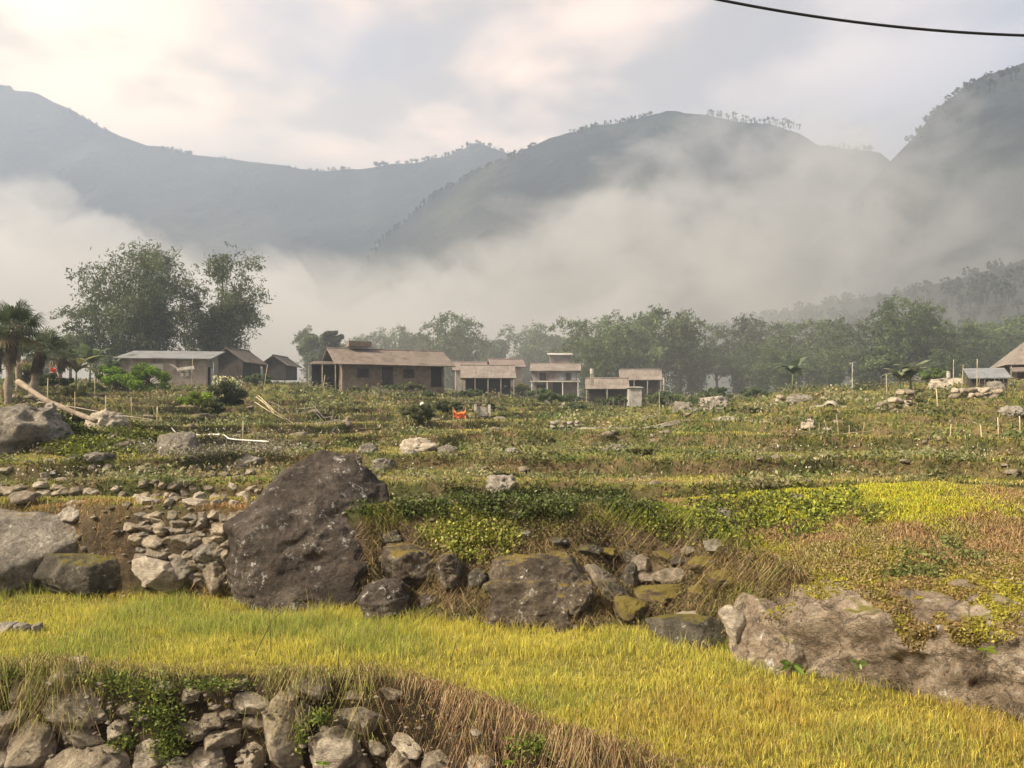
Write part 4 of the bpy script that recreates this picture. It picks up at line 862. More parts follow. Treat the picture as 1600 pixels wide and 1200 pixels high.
# litter of small stones and clods along banks
# ------------------------------------------------------------------ trees
def curve_pts(a, b, c, n=8):
    t = np.linspace(0, 1, n)[:, None]; return (1-t)**2*a+2*t*(1-t)*b+t*t*c
def bamboo_parts(h, spread, nculm, nleaf, seed, leaf=.16, tones=None, droop=1., bare=.25, lean=(0, 0)):
    """numpy data of a bamboo clump standing at the origin"""
    r = np.random.default_rng(seed); mb = MB(); C = []; T = []
    tones = tones or [(.075, .1, .04), (.11, .14, .055), (.15, .17, .075)]
    for i in range(nculm):
        th = r.uniform(0, 2*math.pi); k = r.uniform(.1, 1)**.7; hh = h*(r.uniform(.5, .95) if i % 4 else r.uniform(.92, 1.05))*(1-.06*k)
        b0 = np.array([math.cos(th), math.sin(th), 0])*k*spread*.28+np.array([0, 0, -.3]); out = np.array([math.cos(th), math.sin(th), 0])*spread*k
        top = b0+out*.75+np.array([lean[0]*hh, lean[1]*hh, hh]); mid = b0+out*.12+np.array([0, 0, hh*.62])
        tip = top+out/max(k, .2)*.42*droop+np.array([0, 0, -hh*.10*droop*r.uniform(.3, 1.6)])
        pts = np.concatenate([curve_pts(b0, mid, top, 8), curve_pts(top, top+(tip-top)*.5+np.array([0, 0, hh*.03]), tip, 4)[1:]])
        mb.tube(pts, np.linspace(.055, .012, len(pts))*h/10, 5)
        m_ = int(nleaf/nculm); L = len(pts)-1; u = bare+(1-bare)*r.random(m_)**.8; f = u*L; j = np.minimum(f.astype(int), L-1); q = pts[j]+(pts[j+1]-pts[j])*(f-j)[:, None]
        rad = h*(.022+.062*np.sin(np.pi*np.clip((u-bare)/(1-bare), 0, 1))**.8*r.uniform(.6, 1.2))
        # leaves gather in sprays along the culm
        ns = 20; su = r.uniform(bare, 1, ns); js = np.minimum((su*L).astype(int), L-1); sc_ = pts[js]+r.normal(0, 1, (ns, 3))*np.array([1, 1, .6])*h*.055
        inn = r.random(m_) < .45; si = r.integers(0, ns, m_)
        g = r.normal(0, .5, (m_, 3)); g[:, 2] = g[:, 2]*.8-.25*np.abs(r.normal(0, 1, m_))
        q = np.where(inn[:, None], sc_[si]+g*h*.034, q+g*rad[:, None]); q[:, 2] = np.maximum(q[:, 2], .2)
        C.append(q); tn = lerp_pick(r, m_, tones)*r.uniform(.7, 1.3); T.append(tn)
    C = np.concatenate(C); T = np.concatenate(T)
    return mb, C, T, r
def bamboo(name, loc, label, group, h=9, spread=2.5, nculm=18, nleaf=14000, seed=1, leaf=.16, cat='bamboo', **k):
    e = empty(name, loc, label, cat, group); mb, C, T, r = bamboo_parts(h, spread, nculm, nleaf, seed, leaf, **k)
    mb.build('trunk', M_CULM, e, True)
    V, Fq = leafquads(C, r.uniform(.6, 1.3, len(C))*leaf, r, asp=.28)
    mesh_np('crown', V, Fq, M_FOL, e, np.repeat(T, 4, 0), False)
    return e
def broad(name, loc, label, group, h=5, w_=2.5, nleaf=9000, seed=1, leaf=.1, tones=None, base=.25, cat='tree', clumps=26, flat=1., mat=None, trunk_r=.03, asp=.5):
    """trunk with limbs reaching into leaf clumps spread over an uneven crown"""
    r = np.random.default_rng(seed); e = empty(name, loc, label, cat, group); mb = MB(); tones = tones or DG
    top = np.array([r.normal(0, .05)*h, r.normal(0, .05)*h, h*.6]); st = np.array([0, 0, -.3])
    mb.tube(curve_pts(st, np.array([r.normal(0, .04)*h, 0, h*.3]), top, 7), np.linspace(trunk_r, trunk_r*.35, 7)*h, 7)
    C = []; T = []
    for i in range(clumps):
        d = r.normal(0, 1, 3); d /= np.linalg.norm(d); d[2] = abs(d[2])*1.0-.25 if flat == 1 else d[2]
        c = np.array([0, 0, h*(base+(1-base)*.45)])+d*np.array([w_/2, w_/2, h*(1-base)*.52])*r.uniform(.45, 1.0)
        if flat == 2: c = np.array([0, 0, h*.46])+d*np.array([w_/2, w_/2, h*.42])*r.uniform(.5, 1)
        s = r.uniform(.10, .22)*min(w_, h)*(.9 if flat == 1 else 1.1)
        j = r.uniform(.3, 1); mb.tube(curve_pts(st+(top-st)*j, (st+(top-st)*j+c)/2+np.array([0, 0, .05*h]), c, 5), np.linspace(trunk_r*.35, trunk_r*.08, 5)*h, 5)
        m_ = int(nleaf/clumps*r.uniform(.6, 1.4)); g = r.normal(0, 1, (m_, 3)); g /= np.linalg.norm(g, axis=1)[:, None]; g *= (r.random((m_, 1))**.45); g[:, 2] *= .7
        C.append(c+g*s); T.append(lerp_pick(r, m_, tones)*r.uniform(.7, 1.35))
    C = np.concatenate(C); T = np.concatenate(T); C[:, 2] = np.maximum(C[:, 2], .03)
    mb.build('trunk', M_BARK, e, True); V, Fq = leafquads(C, r.uniform(.6, 1.3, len(C))*leaf, r, asp=asp)
    mesh_np('crown', V, Fq, mat or M_FOL, e, np.repeat(T, 4, 0), False); return e
def at(px, d, dz=0): return tuple(on_ground(px, d, dz))
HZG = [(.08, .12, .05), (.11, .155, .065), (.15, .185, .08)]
# the two tall bamboo clumps at the left and the thin one between
GB = 'tall bamboo clumps behind the metal roofed shed'
d_ = 78
bamboo('bamboo_clump', at(206, d_), 'broadest tall bamboo clump, left of the thin one behind the metal roofed shed', GB, h=14.6, spread=3.6, nculm=34, nleaf=19000, seed=3, leaf=.2, droop=1.3)
bamboo('bamboo_clump', at(168, d_-4), 'lower bamboo clump hugging the left side of the broadest one', GB, h=8.5, spread=3.2, nculm=16, nleaf=6000, seed=4, leaf=.2)
bamboo('bamboo_clump', at(297, d_), 'thin see through bamboo clump between the two tallest ones', GB, h=11.5, spread=1.0, nculm=7, nleaf=3600, seed=5, leaf=.19, bare=.1)
bamboo('bamboo_clump', at(352, d_+2), 'tall bamboo clump leaning right, tallest at the right side behind the shed', GB, h=14, spread=2.0, nculm=20, nleaf=11000, seed=6, leaf=.2, lean=(.07, 0), droop=1.4)
bamboo('bamboo_clump', at(330, d_+1), 'shorter bamboo clump filling the left foot of the right leaning one', GB, h=9, spread=1.3, nculm=12, nleaf=6500, seed=7, leaf=.19)
bamboo('bamboo_clump', at(250, d_+5), 'dense bamboo clump standing behind the shed roof', GB, h=10.5, spread=2.6, nculm=18, nleaf=7000, seed=8, leaf=.2)
# hazy bamboo and trees across the valley; prototypes then copies
GV = 'misty bamboo and trees beyond the village'
protos = []
def proto_tree(kind, loc, label, seed):
    if kind == 'b': e = bamboo('bamboo_clump', loc, label, GV, h=12, spread=4.2, nculm=20, nleaf=6500, seed=seed, leaf=.32, tones=HZG, bare=.03, droop=1.6)
    elif kind == 'c': e = bamboo('bamboo_clump', loc, label, GV, h=12, spread=2.6, nculm=12, nleaf=4200, seed=seed, leaf=.3, tones=[(.07, .09, .045), (.1, .12, .055)], bare=.08, droop=1.9)
    elif kind == 't': e = broad('tree', loc, label, GV, h=10, w_=8, nleaf=6500, seed=seed, leaf=.28, tones=HZG, base=.04)
    else: e = broad('conifer', loc, label, GV, h=10, w_=3.6, nleaf=6000, seed=seed, leaf=.26, tones=[(.035, .05, .028), (.05, .068, .035)], base=.05, clumps=34, cat='conifer')
    return e
TR = [  # px, top y, distance, kind, label
 (505, 505, 105, 't', 'pale tree standing left of the dark pointed conifer'),
 (520, 492, 98, 'p', 'dark pointed conifer behind the long farmhouse'),
 (482, 512, 110, 'c', 'wispy bamboo left of the pale tree near the conifer'),
 (548, 525, 118, 't', 'low misty tree just right of the dark conifer'),
 (585, 520, 125, 'b', 'misty bamboo over the left end of the long farmhouse'),
 (620, 512, 125, 'b', 'misty bamboo over the middle of the long farmhouse'),
 (655, 505, 122, 't', 'misty round tree over the right end of the long farmhouse'),
 (700, 492, 112, 'b', 'tall misty bamboo over the open sided shed'),
 (735, 505, 118, 'c', 'thin drooping bamboo right of the tall one over the shed'),
 (775, 515, 125, 't', 'misty tree above the small brownish roof'),
 (820, 508, 130, 'b', 'misty bamboo left of the two storey house roof'),
 (860, 500, 128, 't', 'misty tree behind the two storey house'),
 (925, 496, 104, 'b', 'leftmost clump of the big bamboo grove behind the tiled huts'),
 (965, 486, 106, 'p', 'pointed dark tree rising from the big bamboo grove'),
 (985, 488, 108, 'b', 'dark broad clump in the middle of the big bamboo grove'),
 (1012, 480, 102, 'b', 'tallest clump of the big bamboo grove behind the tiled huts'),
 (1060, 490, 100, 'c', 'curling bamboo at the right end of the big grove'),
 (1085, 505, 108, 'b', 'small bamboo filling the right end of the big grove'),
 (945, 520, 96, 'b', 'rounded low bamboo in front of the big bamboo grove'),
 (1120, 530, 118, 't', 'low pale tree in the gap right of the big grove'),
 (1155, 512, 110, 'b', 'broad misty bamboo right of the gap'),
 (1195, 490, 108, 'c', 'curling misty bamboo plume above the broad one'),
 (1185, 525, 100, 'b', 'rounded bamboo low in front of the curling plume'),
 (1235, 498, 108, 'b', 'misty bamboo clump left of the utility pole'),
 (1275, 502, 104, 'b', 'yellow green bamboo clump over the stick fence'),
 (1225, 540, 95, 'b', 'low rounded bamboo left of the utility pole foot'),
 (1310, 505, 106, 'c', 'narrow bamboo clump directly behind the utility pole'),
 (1300, 540, 96, 'b', 'low dark bamboo beside the utility pole'),
 (1355, 488, 98, 'b', 'dark bamboo clump left of the tallest one on the right'),
 (1405, 468, 94, 'b', 'tallest and widest bamboo clump on the right'),
 (1448, 480, 98, 'c', 'drooping bamboo at the right flank of the tallest clump'),
 (1380, 530, 88, 't', 'low tree at the foot of the tallest right clump'),
 (1490, 500, 100, 'b', 'misty green bamboo left of the big farmhouse'),
 (1530, 505, 104, 'b', 'misty bamboo left of the big farmhouse roof'),
 (1480, 545, 86, 'b', 'pale green rounded bamboo behind the three tall poles'),
 (1560, 500, 112, 'b', 'misty bamboo behind the big farmhouse roof'),
 (1610, 490, 112, 'b', 'misty bamboo behind the big farmhouse at the right edge'),
 (1590, 478, 128, 't', 'faint tall tree high above the big farmhouse roof'),
 (110, 505, 84, 't', 'misty tree between the palms and the broadest bamboo clump'),
 (60, 520, 90, 'b', 'misty bamboo behind the palms'),
 (-20, 510, 88, 't', 'misty tree behind the leftmost palm'),
 (445, 560, 115, 't', 'low grey tree behind the small thatched hut'),
 (415, 568, 120, 't', 'low grey tree between the dark gabled hut and the thatched hut')]
PR = {}
for i, (px_, ty_, d_, kd, lb) in enumerate(TR):
    loc = at(px_, d_); hh = H+(HZ-ty_)/F*d_-loc[2]; base = 12 if kd in 'bc' else 10; s_ = hh/base*(1.03 if kd in 'bc' else .97)
    lst = PR.setdefault(kd, [])
    if len(lst) < (3 if kd in 'bt' else 2):
        e = proto_tree(kd, loc, lb, 40+i); e.scale = (s_, s_, s_); e.rotation_euler[2] = 0; lst.append(e)
    else: dup(lst[i % len(lst)], loc, rng.uniform(0, 6.28), (s_*rng.uniform(.9, 1.2), s_*rng.uniform(.9, 1.2), s_), lb)
# palms on the left
def palm(loc, label, h, seed, nf=26, fl=1.0, lean=.1, tr=.13):
    r = np.random.default_rng(seed); e = empty('fan_palm', loc, label, 'palm tree', 'fan palms at the left edge')
    top = np.array([lean*h, r.normal(0, .05)*h, h]); pts = curve_pts(np.array([0, 0, -.3]), np.array([lean*h*.15, 0, h*.5]), top, 12)
    rad = tr*(1+.25*np.sin(np.arange(12)*2.1))*np.linspace(1.15, .95, 12); MB().tube(pts, rad, 9).build('trunk', M_BARKP, e, True)
    # shaggy fibre below the crown
    n = 900; t = r.uniform(.62, 1, n); i = np.minimum((t*11).astype(int), 10); q = pts[i]+(pts[i+1]-pts[i])*((t*11)-i)[:, None]; th = r.uniform(0, 6.28, n); q[:, 0] += np.cos(th)*tr*1.2; q[:, 1] += np.sin(th)*tr*1.2
    blades('fibre', q, -r.uniform(.1, .4, n), np.full(n, .02), np.stack([np.cos(th), np.sin(th)], 1)*-.3, lerp_pick(r, n, [(.09, .07, .05), (.16, .12, .08)]), M_DRY, None).parent = e
    Vv = []; Ff = []; Cc = []; k = 0; st = MB()
    for j in range(nf):
        th = j*2.4+r.uniform(-.3, .3); el = math.radians(r.uniform(-38, 75)); dr = np.array([math.cos(th)*math.cos(el), math.sin(th)*math.cos(el), math.sin(el)])
        pl = fl*r.uniform(.45, .7); c = top+dr*pl; st.tube(curve_pts(top, top+dr*pl*.5+np.array([0, 0, .04]), c, 4), .015, 4)
        sd_ = np.cross(dr, [0, 0, 1]); sd_ /= np.linalg.norm(sd_)+1e-6; upv = np.cross(sd_, dr); nl = 22; ln_ = fl*r.uniform(.55, .75); tone = np.array((.05, .07, .025))*r.uniform(.7, 1.5)
        if el < -.35: tone = np.array((.17, .13, .07))*r.uniform(.7, 1.2)
        for a_ in np.linspace(-2.2, 2.2, nl):
            dv = dr*math.cos(a_)+sd_*math.sin(a_)+upv*.12*math.cos(a_*2); w0 = np.cross(dv, upv); w0 /= np.linalg.norm(w0)+1e-6; L_ = ln_*(1-.2*abs(a_)/2.2)
            m1 = c+dv*L_*.6; tp = c+dv*L_+np.array([0, 0, -L_*.28*r.uniform(.5, 1.5)])
            Vv.append([c-w0*.008, c+w0*.008, m1+w0*.025, m1-w0*.025, tp]); Ff.append(k); Cc.append(tone*r.uniform(.8, 1.2)); k += 5
    Vv = np.array(Vv).reshape(-1, 3); i0 = np.array(Ff)[:, None]
    mesh_np('fronds', Vv, [i0+np.array([[0, 1, 2, 3]]), i0+np.array([[3, 2, 4]])], M_FOL, e, np.repeat(np.array(Cc), 5, 0), False); st.build('leaf_stalks', M_CULM, e, True)
    return e
palm(at(12, 30), 'tallest fan palm at the left edge with a thick pale trunk leaning right', 3.0, 1, lean=.06, fl=1.15)
palm(at(50, 34), 'shorter fan palm with a dark trunk, rightmost of the palms', 2.2, 2, lean=.16, fl=1.15, tr=.15)
palm(at(-8, 35), 'fan palm cut by the left edge of the photo', 2.5, 3, lean=-.02, fl=1.0)
palm(at(28, 38), 'slender fan palm between the tallest palm and the rightmost one', 3.2, 4, lean=.04, fl=.9, tr=.1)
palm(at(92, 46), 'small palm with arching fronds behind the rightmost palm', 1.9, 5, lean=.15, fl=1.1, nf=18)
# banana like plants with long arching leaves
def banana(loc, label, h, seed, nf=9, tone=(.12, .17, .05), grp='broad leaved banana plants'):
    r = np.random.default_rng(seed); e = empty('banana_plant', loc, label, 'banana plant', grp)
    MB().tube([(0, 0, -.1), (.03, 0, h*.3), (.05, 0, h*.55)], [.09, .07, .04], 8).build('stem', M_CULM, e, True); V = []; Q = []; Cc = []; k = 0
    for j in range(nf):
        th = j*2.4+r.uniform(-.3, .3); L_ = h*r.uniform(.55, .8); d = np.array([math.cos(th), math.sin(th), 0]); s = np.array([-d[1], d[0], 0])
        for i in range(9):
            t = i/8; c = np.array([.05, 0, h*.5])+d*L_*(.35*t+.5*t*t)+np.array([0, 0, L_*(t*(.9+.2*(j % 3))-t*t*(.7+.25*(j % 2)))]); wd = L_*.16*math.sin(math.pi*min(1, t*.93+.05))
            V += [c-s*wd+np.array([0, 0, -wd*.3]), c, c+s*wd+np.array([0, 0, -wd*.3])]; Cc += [np.array(tone)*(.8+.4*((j*7+i) % 3)/2)]*3
        for i in range(8): a = k+i*3; Q += [(a, a+1, a+4, a+3), (a+1, a+2, a+5, a+4)]
        k += 27
    mesh_np('leaves', np.array(V), np.array(Q), M_FOL, e, np.array(Cc), True); return e
for px_, d_, h_, lb, tn in [(140, 58, 3.4, 'large banana plant right of the palms', (.12, .16, .07)), (118, 50, 2.6, 'banana plant with yellowish leaves between the palms and the large one', (.17, .17, .06)), (172, 62, 3.0, 'banana plant behind the bright green bush', (.11, .15, .07)),
                          (1238, 60, 3.0, 'pale banana plant left of the utility pole', (.13, .17, .1)), (1405, 50, 2.3, 'pale banana plant between the utility pole and the tall poles, left of its twin', (.19, .21, .12)), (1422, 50, 2.4, 'pale banana plant between the utility pole and the tall poles, right of its twin', (.17, .2, .11))]:
    banana(at(px_, d_), lb, h_, int(px_), tone=tn)
# shrubs
BG = [(.12, .22, .02), (.18, .3, .03), (.07, .14, .015), (.25, .36, .04)]
def shrub(px, d, wpx, hpx, label, tones, seed, dens=1., flat=2, name='shrub', leaf=None, cat='bush', group=None, base=.02):
    loc = at(px, d); wd = wpx/F*d; hh = hpx/F*d
    return broad(name, loc, label, group, h=hh, w_=wd*.85, nleaf=int(9000*dens), seed=seed, leaf=leaf or .0013*d, tones=tones, base=base, clumps=30, flat=flat, cat=cat, trunk_r=.04)
shrub(186, 47, 78, 42, 'bright green bush before the metal roofed shed, left of two that touch', BG, 1)
shrub(232, 42, 92, 52, 'larger bright green bush before the metal roofed shed, right of two', BG, 2, 1.3)
shrub(308, 34, 62, 34, 'low yellow green topped bush between the shed and the slope', [(.3, .38, .03), (.2, .3, .03), (.1, .16, .02)], 3)
sf = shrub(355, 36, 62, 58, 'dark shrub covered with pale yellow flowers right of the yellow green bush', DG, 4, 1.2)
cF = np.array(sf.location)+np.array([0, 0, 0]); n = 260; r = np.random.default_rng(3); th = r.uniform(0, 6.28, n); q = np.stack([np.cos(th)*.62*r.random(n)**.4, np.sin(th)*.6, 1.0+r.uniform(-.25, .42, n)], 1)*np.array([1.1, .8, 1.1])
leaf_stuff('blossoms', q, r.uniform(.03, .065, n), lerp_pick(r, n, [(.62, .66, .3), (.7, .68, .45)]), None, rs=5, asp=.8, parent=sf)
for i, (a_, b_, c_, d_, lb, tn) in enumerate([
  (842, 70, 46, 22, 'dark bush against the left foot of the two storey house', HZG), (892, 68, 40, 22, 'dark bush against the right foot of the two storey house', HZG), (735, 64, 50, 20, 'grey green bush under the left end of the open sided shed', HZG), (560, 60, 44, 18, 'olive bush before the left half of the long farmhouse', [(.12, .14, .06), (.17, .18, .08)]), (645, 60, 50, 20, 'olive bush before the right half of the long farmhouse', [(.12, .14, .06), (.17, .18, .08)]), (945, 64, 50, 18, 'bush hiding the foot of the lower tiled hut', HZG),
  (330, 27, 50, 26, 'dark rounded bush on the slope below the flowering shrub', DG), (400, 60, 60, 26, 'grey green bush by the dark gabled hut', HZG), (85, 38, 70, 34, 'dark bush at the foot of the palms', DG), (120, 34, 44, 26, 'olive bush right of the dark bush under the palms', [(.12, .13, .04), (.18, .18, .06)]),
  (150, 46, 46, 30, 'straggly green bush left of the bright green pair', [(.1, .13, .04), (.16, .2, .05)]), (40, 44, 60, 50, 'yellowish bush behind the palm trunks', [(.2, .22, .05), (.28, .28, .08)]), (620, 62, 50, 20, 'grey green bush below the long farmhouse, left of its twin', HZG), (668, 58, 44, 16, 'grey green bush below the long farmhouse, right of its twin', HZG),
  (655, 28, 60, 30, 'dark weedy bush on the slope above the pink tan boulder', [(.08, .1, .04), (.12, .13, .06)]), (700, 36, 50, 24, 'dark bush behind the orange tarpaulin', [(.07, .09, .04), (.1, .12, .06)]), (760, 42, 44, 20, 'dark bush right of the small concrete tank', [(.07, .09, .04), (.1, .12, .06)]), (862, 55, 60, 34, 'large dark bush on the valley side below the two storey house', HZG), (815, 78, 34, 26, 'yellow green bush in front of the open sided shed', [(.2, .24, .06), (.28, .3, .08)]),
  (900, 52, 50, 24, 'dark bush in the dip right of the large valley bush', HZG), (965, 60, 40, 26, 'grey bush below the tiled huts', HZG), (1035, 62, 60, 36, 'grey green bush right of the tiled huts', HZG), (1060, 66, 30, 20, 'pale yellow green bush beside the thin pole', [(.2, .25, .08), (.25, .3, .1)]), (1085, 56, 60, 24, 'misty bush left of the big pale boulder on the crest', HZG), (1120, 70, 70, 34, 'misty scrub behind the big pale boulder on the crest', HZG),
  (1180, 68, 60, 24, 'misty scrub right of the big pale boulder', HZG), (1340, 62, 60, 18, 'low scrub at the foot of the utility pole', HZG), (1460, 56, 60, 30, 'light green bush behind the tall poles', [(.1, .16, .05), (.15, .2, .06)]), (1175, 36, 60, 15, 'dark hedge tuft on the crest of the right field', DG), (1320, 31, 70, 15, 'dark leafy clump left of the leaning post on the right', DG), (1430, 30, 60, 14, 'dark leafy clump right of the leaning post', DG), (1555, 36, 66, 16, 'dark leafy clump under the big farmhouse', DG),
  (790, 13.2, 50, 10, 'dark low weed tuft in the middle terrace', DG), (850, 20, 60, 16, 'brownish weed hump in the central field', [(.14, .12, .05), (.1, .11, .04)]), (1000, 15.5, 52, 14, 'dark weed hump in the right of the central field', [(.1, .1, .03), (.14, .13, .05)])]):
    shrub(a_, b_, c_, d_, lb, tn, 20+i, .45 if b_ > 50 else .7, 1 if b_ > 36 else 2)
# ------------------------------------------------------------------ buildings
M_METAL = simple('metal_roof', (.26, .27, .27), .5, .12, 2, .6, .03, .35, wave=('X', 2.2, .0))
M_TILE = simple('fibre_tile_roof', (.2, .165, .135), .85, .25, 2, .8, .04, wave=('X', 2.5, .1))
M_TILEG = simple('grey_tile_roof', (.23, .2, .17), .85, .2, 2, .6, .04, wave=('X', 2.5, .1))
M_BRICK = simple('brick_wall', (.3, .26, .225), .9, .2, 3, .3, c2=(.38, .33, .29))
M_WOOD = simple('plank_wall', (.2, .155, .12), .9, .3, 3, .5, wave=('X', 3.2, .6))
M_WOODD = simple('dark_wood', (.05, .042, .036), .9, .3, 5, .4)
M_WHITE = simple('white_paint', (.48, .46, .42), .7, .12, 4, .1)
M_DARK = simple('dark_opening', (.012, .011, .01), .9, .2, 4, 0)  # near-black colour painted as the shade inside doorways, windows and open sheds
M_LILAC = simple('lilac_plaster', (.2, .175, .165), .85, .12, 2, .1)
M_BLUEW = simple('blue_plaster', (.19, .2, .21), .85, .12, 2, .1)
M_TERRA = simple('terracotta_roof', (.21, .165, .145), .85, .2, 3, .4, wave=('X', 2.5, .1))
M_CONC = simple('concrete', (.38, .37, .34), .85, .18, 3, .2)
M_ORANGE = simple('orange_tarpaulin', (.72, .17, .06), .7, .12, 3, .3)
M_RED = simple('red_cloth', (.6, .06, .05), .8, .12, 3, .3)
M_WHITEC = simple('white_cloth', (.65, .64, .6), .8, .1, 3, .2)
M_BLACK = simple('black_rubber', (.012, .012, .012), .5, .1, 3, 0)
M_STRAW = simple('thatch', (.13, .11, .09), 1, .3, 8, .8)
def house(name, label, loc, rz, L, Wd, hw, hr, wallm, roofm, over=.5, doors=(), shed=False, posts=0, group=None, cat='house', hip=0):
    """long side faces -Y before turning; gable roof, or a single slope falling to the front"""
    e = empty(name, loc, label, cat, group, rz); t = .12
    w = MB(); y0, y1 = -Wd/2, Wd/2; x0, x1 = -L/2, L/2; zb = -.6
    if shed: prof = [(y0, zb), (y1, zb), (y1, hw+hr-.03), (y0, hw-.03)]
    else: prof = [(y0, zb), (y1, zb), (y1, hw-.03), (0, (hw+hr-.05) if not hip else hw), (y0, hw-.03)]
    k = len(prof); v = [(x0, a, b) for a, b in prof]+[(x1, a, b) for a, b in prof]
    w.add(v, [tuple(range(k)), tuple(range(2*k-1, k-1, -1))]+[(i, i+k, (i+1) % k+k, (i+1) % k) for i in range(k)])
    wo = w.build('wall', wallm, e)
    rf = MB(); sl = hr/(Wd if shed else Wd/2); o = over
    if shed: rf.quad([(x0-o, y0-o, hw-sl*o+.06), (x1+o, y0-o, hw-sl*o+.06), (x1+o, y1+o, hw+hr+sl*o+.06), (x0-o, y1+o, hw+hr+sl*o+.06)], .07)
    else:
        for s in (-1, 1): rf.quad([(x0-o, s*(Wd/2+o), hw-sl*o+.06), (x1+o, s*(Wd/2+o), hw-sl*o+.06), (x1+o-hip, 0, hw+hr+.06), (x0-o+hip, 0, hw+hr+.06)], .07)
        if hip:
            for s in (-1, 1): rf.quad([(s*(x1+o), -Wd/2-o, hw-sl*o+.055), (s*(x1+o), Wd/2+o, hw-sl*o+.055), (s*(x1+o-hip), 0, hw+hr+.055)], .07)
    ro = rf.build('roof', roofm, e)
    if not shed: MB().tube([(x0-o+hip, 0, hw+hr+.1), (x1+o-hip, 0, hw+hr+.1)], .09, 6).build('ridge_cap', roofm, ro)
    for (nm, x, z, dw, dh, mt, side) in doors:
        yy = y0-.04
        if side == 'f':
            f = MB().box((x, yy, z+dh/2), (dw, .06, dh)).build(nm, mt, e)
            if nm == 'window': MB().box((x, yy-.045, z+dh/2), (.05, .03, dh)).box((x, yy-.045, z+dh/2), (dw, .032, .05)).build('frame', M_WOODD, f)
        else: MB().box((x1+.04, x, z+dh/2), (.06, dw, dh)).build(nm, mt, e)
    for i in range(posts):
        x = x0-o*.6+(L+o*1.2)*i/(posts-1); MB().tube([(x, y0-o*.85, zb), (x, y0-o*.85, hw-sl*o*.85)], .06, 6).build('post', M_POLEG, e)
    return e
def hat(px, y_eave, d, hw): return P(px, y_eave, d)[2]-hw      # base height from the eave line
# shed with metal roof
c = at(268, 64); house('brick_shed', 'low brick shed with grey metal roof and white doors behind green bushes', (c[0], c[1], P(0, 563, 64)[2]-2.1), math.radians(8), 6.3, 4.2, 2.1, .75, M_BRICK, M_METAL, .45,
  [('door', -.55, .2, 1.05, 1.5, M_WHITE, 'f'), ('window', 1.55, .75, .6, .6, M_WHITE, 'f'), ('door', -1.3, 0, .5, 1.5, M_DARK, 's'), ('door', -.35, 0, .85, 1.45, M_WHITE, 's')], True, cat='shed')
# dark gabled huts
c = at(372, 74); house('gabled_hut', 'dark gabled hut just right of the brick shed', (c[0], c[1], P(0, 562, 74)[2]-1.3), math.radians(82), 3.6, 2.7, 1.2, .95, M_WOODD, M_STRAW, .5, cat='hut')
c = at(438, 80); house('gabled_hut', 'small low gabled hut between the dark hut and the long farmhouse', (c[0], c[1], P(0, 570, 80)[2]-.9), math.radians(84), 3.0, 2.3, .9, .75, M_WOODD, M_STRAW, .4, cat='hut')
c = at(508, 66); house('lean_to', 'dark open lean-to against the left end of the long farmhouse', (c[0], c[1], P(0, 570, 66)[2]-1.5), math.radians(4), 1.8, 2.2, 1.45, .3, M_DARK, M_STRAW, .25, posts=3, shed=True, cat='shed')
# long farmhouse
c = at(604, 68); hf = house('long_farmhouse', 'long wooden farmhouse with a brown ribbed roof in the left middle', (c[0], c[1], P(0, 569, 68)[2]-1.95), math.radians(24), 8.6, 5, 1.95, 1.1, M_WOOD, M_TILE, .75,
  [('door', -.6, 0, .9, 1.6, M_WOODD, 'f'), ('door', 3.6, 0, .9, 1.7, M_DARK, 'f'), ('window', 1.2, .7, .9, .7, M_WOODD, 'f'), ('window', -2.6, .7, .9, .7, M_WOODD, 'f'), ('door', 0, 0, 3, 1.7, M_DARK, 's')])
tag(MB().box((-2.4, 0, 3.55), (1.9, 1.3, .45)).build('roof_vent', M_TILE, hf))
MB().box((-1.2, .1, 3.6), (.45, .35, .5)).build('water_tank', M_WHITE, hf)
# open sided shed, terracotta hut, lilac house and hidden roofs in the village centre
c = at(762, 76); house('open_shed', 'open sided dark shed under a pale sagging roof in the village centre', (c[0], c[1], P(0, 588, 76)[2]-1.3), math.radians(3), 4.2, 3, 1.3, .95, M_DARK, M_TILEG, .5, posts=5, cat='shed')
c = at(790, 86); house('small_house', 'small house with a brownish roof behind the right end of the open shed', (c[0], c[1], P(0, 573, 86)[2]-1.8), math.radians(10), 3.0, 3, 1.8, .7, M_BRICK, M_TERRA, .4, cat='house')
c = at(742, 92); house('small_house', 'house with a long brownish roof behind the left end of the open shed', (c[0], c[1], P(0, 578, 92)[2]-2), math.radians(6), 4.5, 3, 2, .8, M_BRICK, M_TERRA, .4, cat='house')
c = at(868, 86); hl = house('village_house', 'two storey plastered house with a white balcony in the village centre', (c[0], c[1], P(0, 580, 86)[2]-2.9), math.radians(-4), 4.6, 4, 2.9, .7, M_LILAC, M_TILEG, .4,
  [('window', -1.3, 1.85, .7, .75, M_DARK, 'f'), ('window', 1.4, 1.85, .6, .75, M_DARK, 'f'), ('door', .2, .2, .9, 1.6, M_DARK, 'f'), ('window', -1.5, .6, .9, .8, M_DARK, 'f')])
MB().box((0, -2.5, 1.7), (5.2, 1.0, .12)).build('balcony', M_WHITE, hl); MB().box((1.3, -2.045, 2.3), (1.8, .05, .9)).build('blue_wall', M_BLUEW, hl)
for x_ in (-2.4, -.8, .8, 2.4): MB().tube([(x_, -2.9, -.5), (x_, -2.9, 1.65)], .07, 6).build('post', M_WHITE, hl)
c = at(875, 96); house('small_house', 'house with a bright white flat roof above the two storey house', (c[0], c[1], P(0, 556, 96)[2]-2), 0, 2.4, 2.4, 2, .3, M_LILAC, M_WHITE, .3, shed=True)
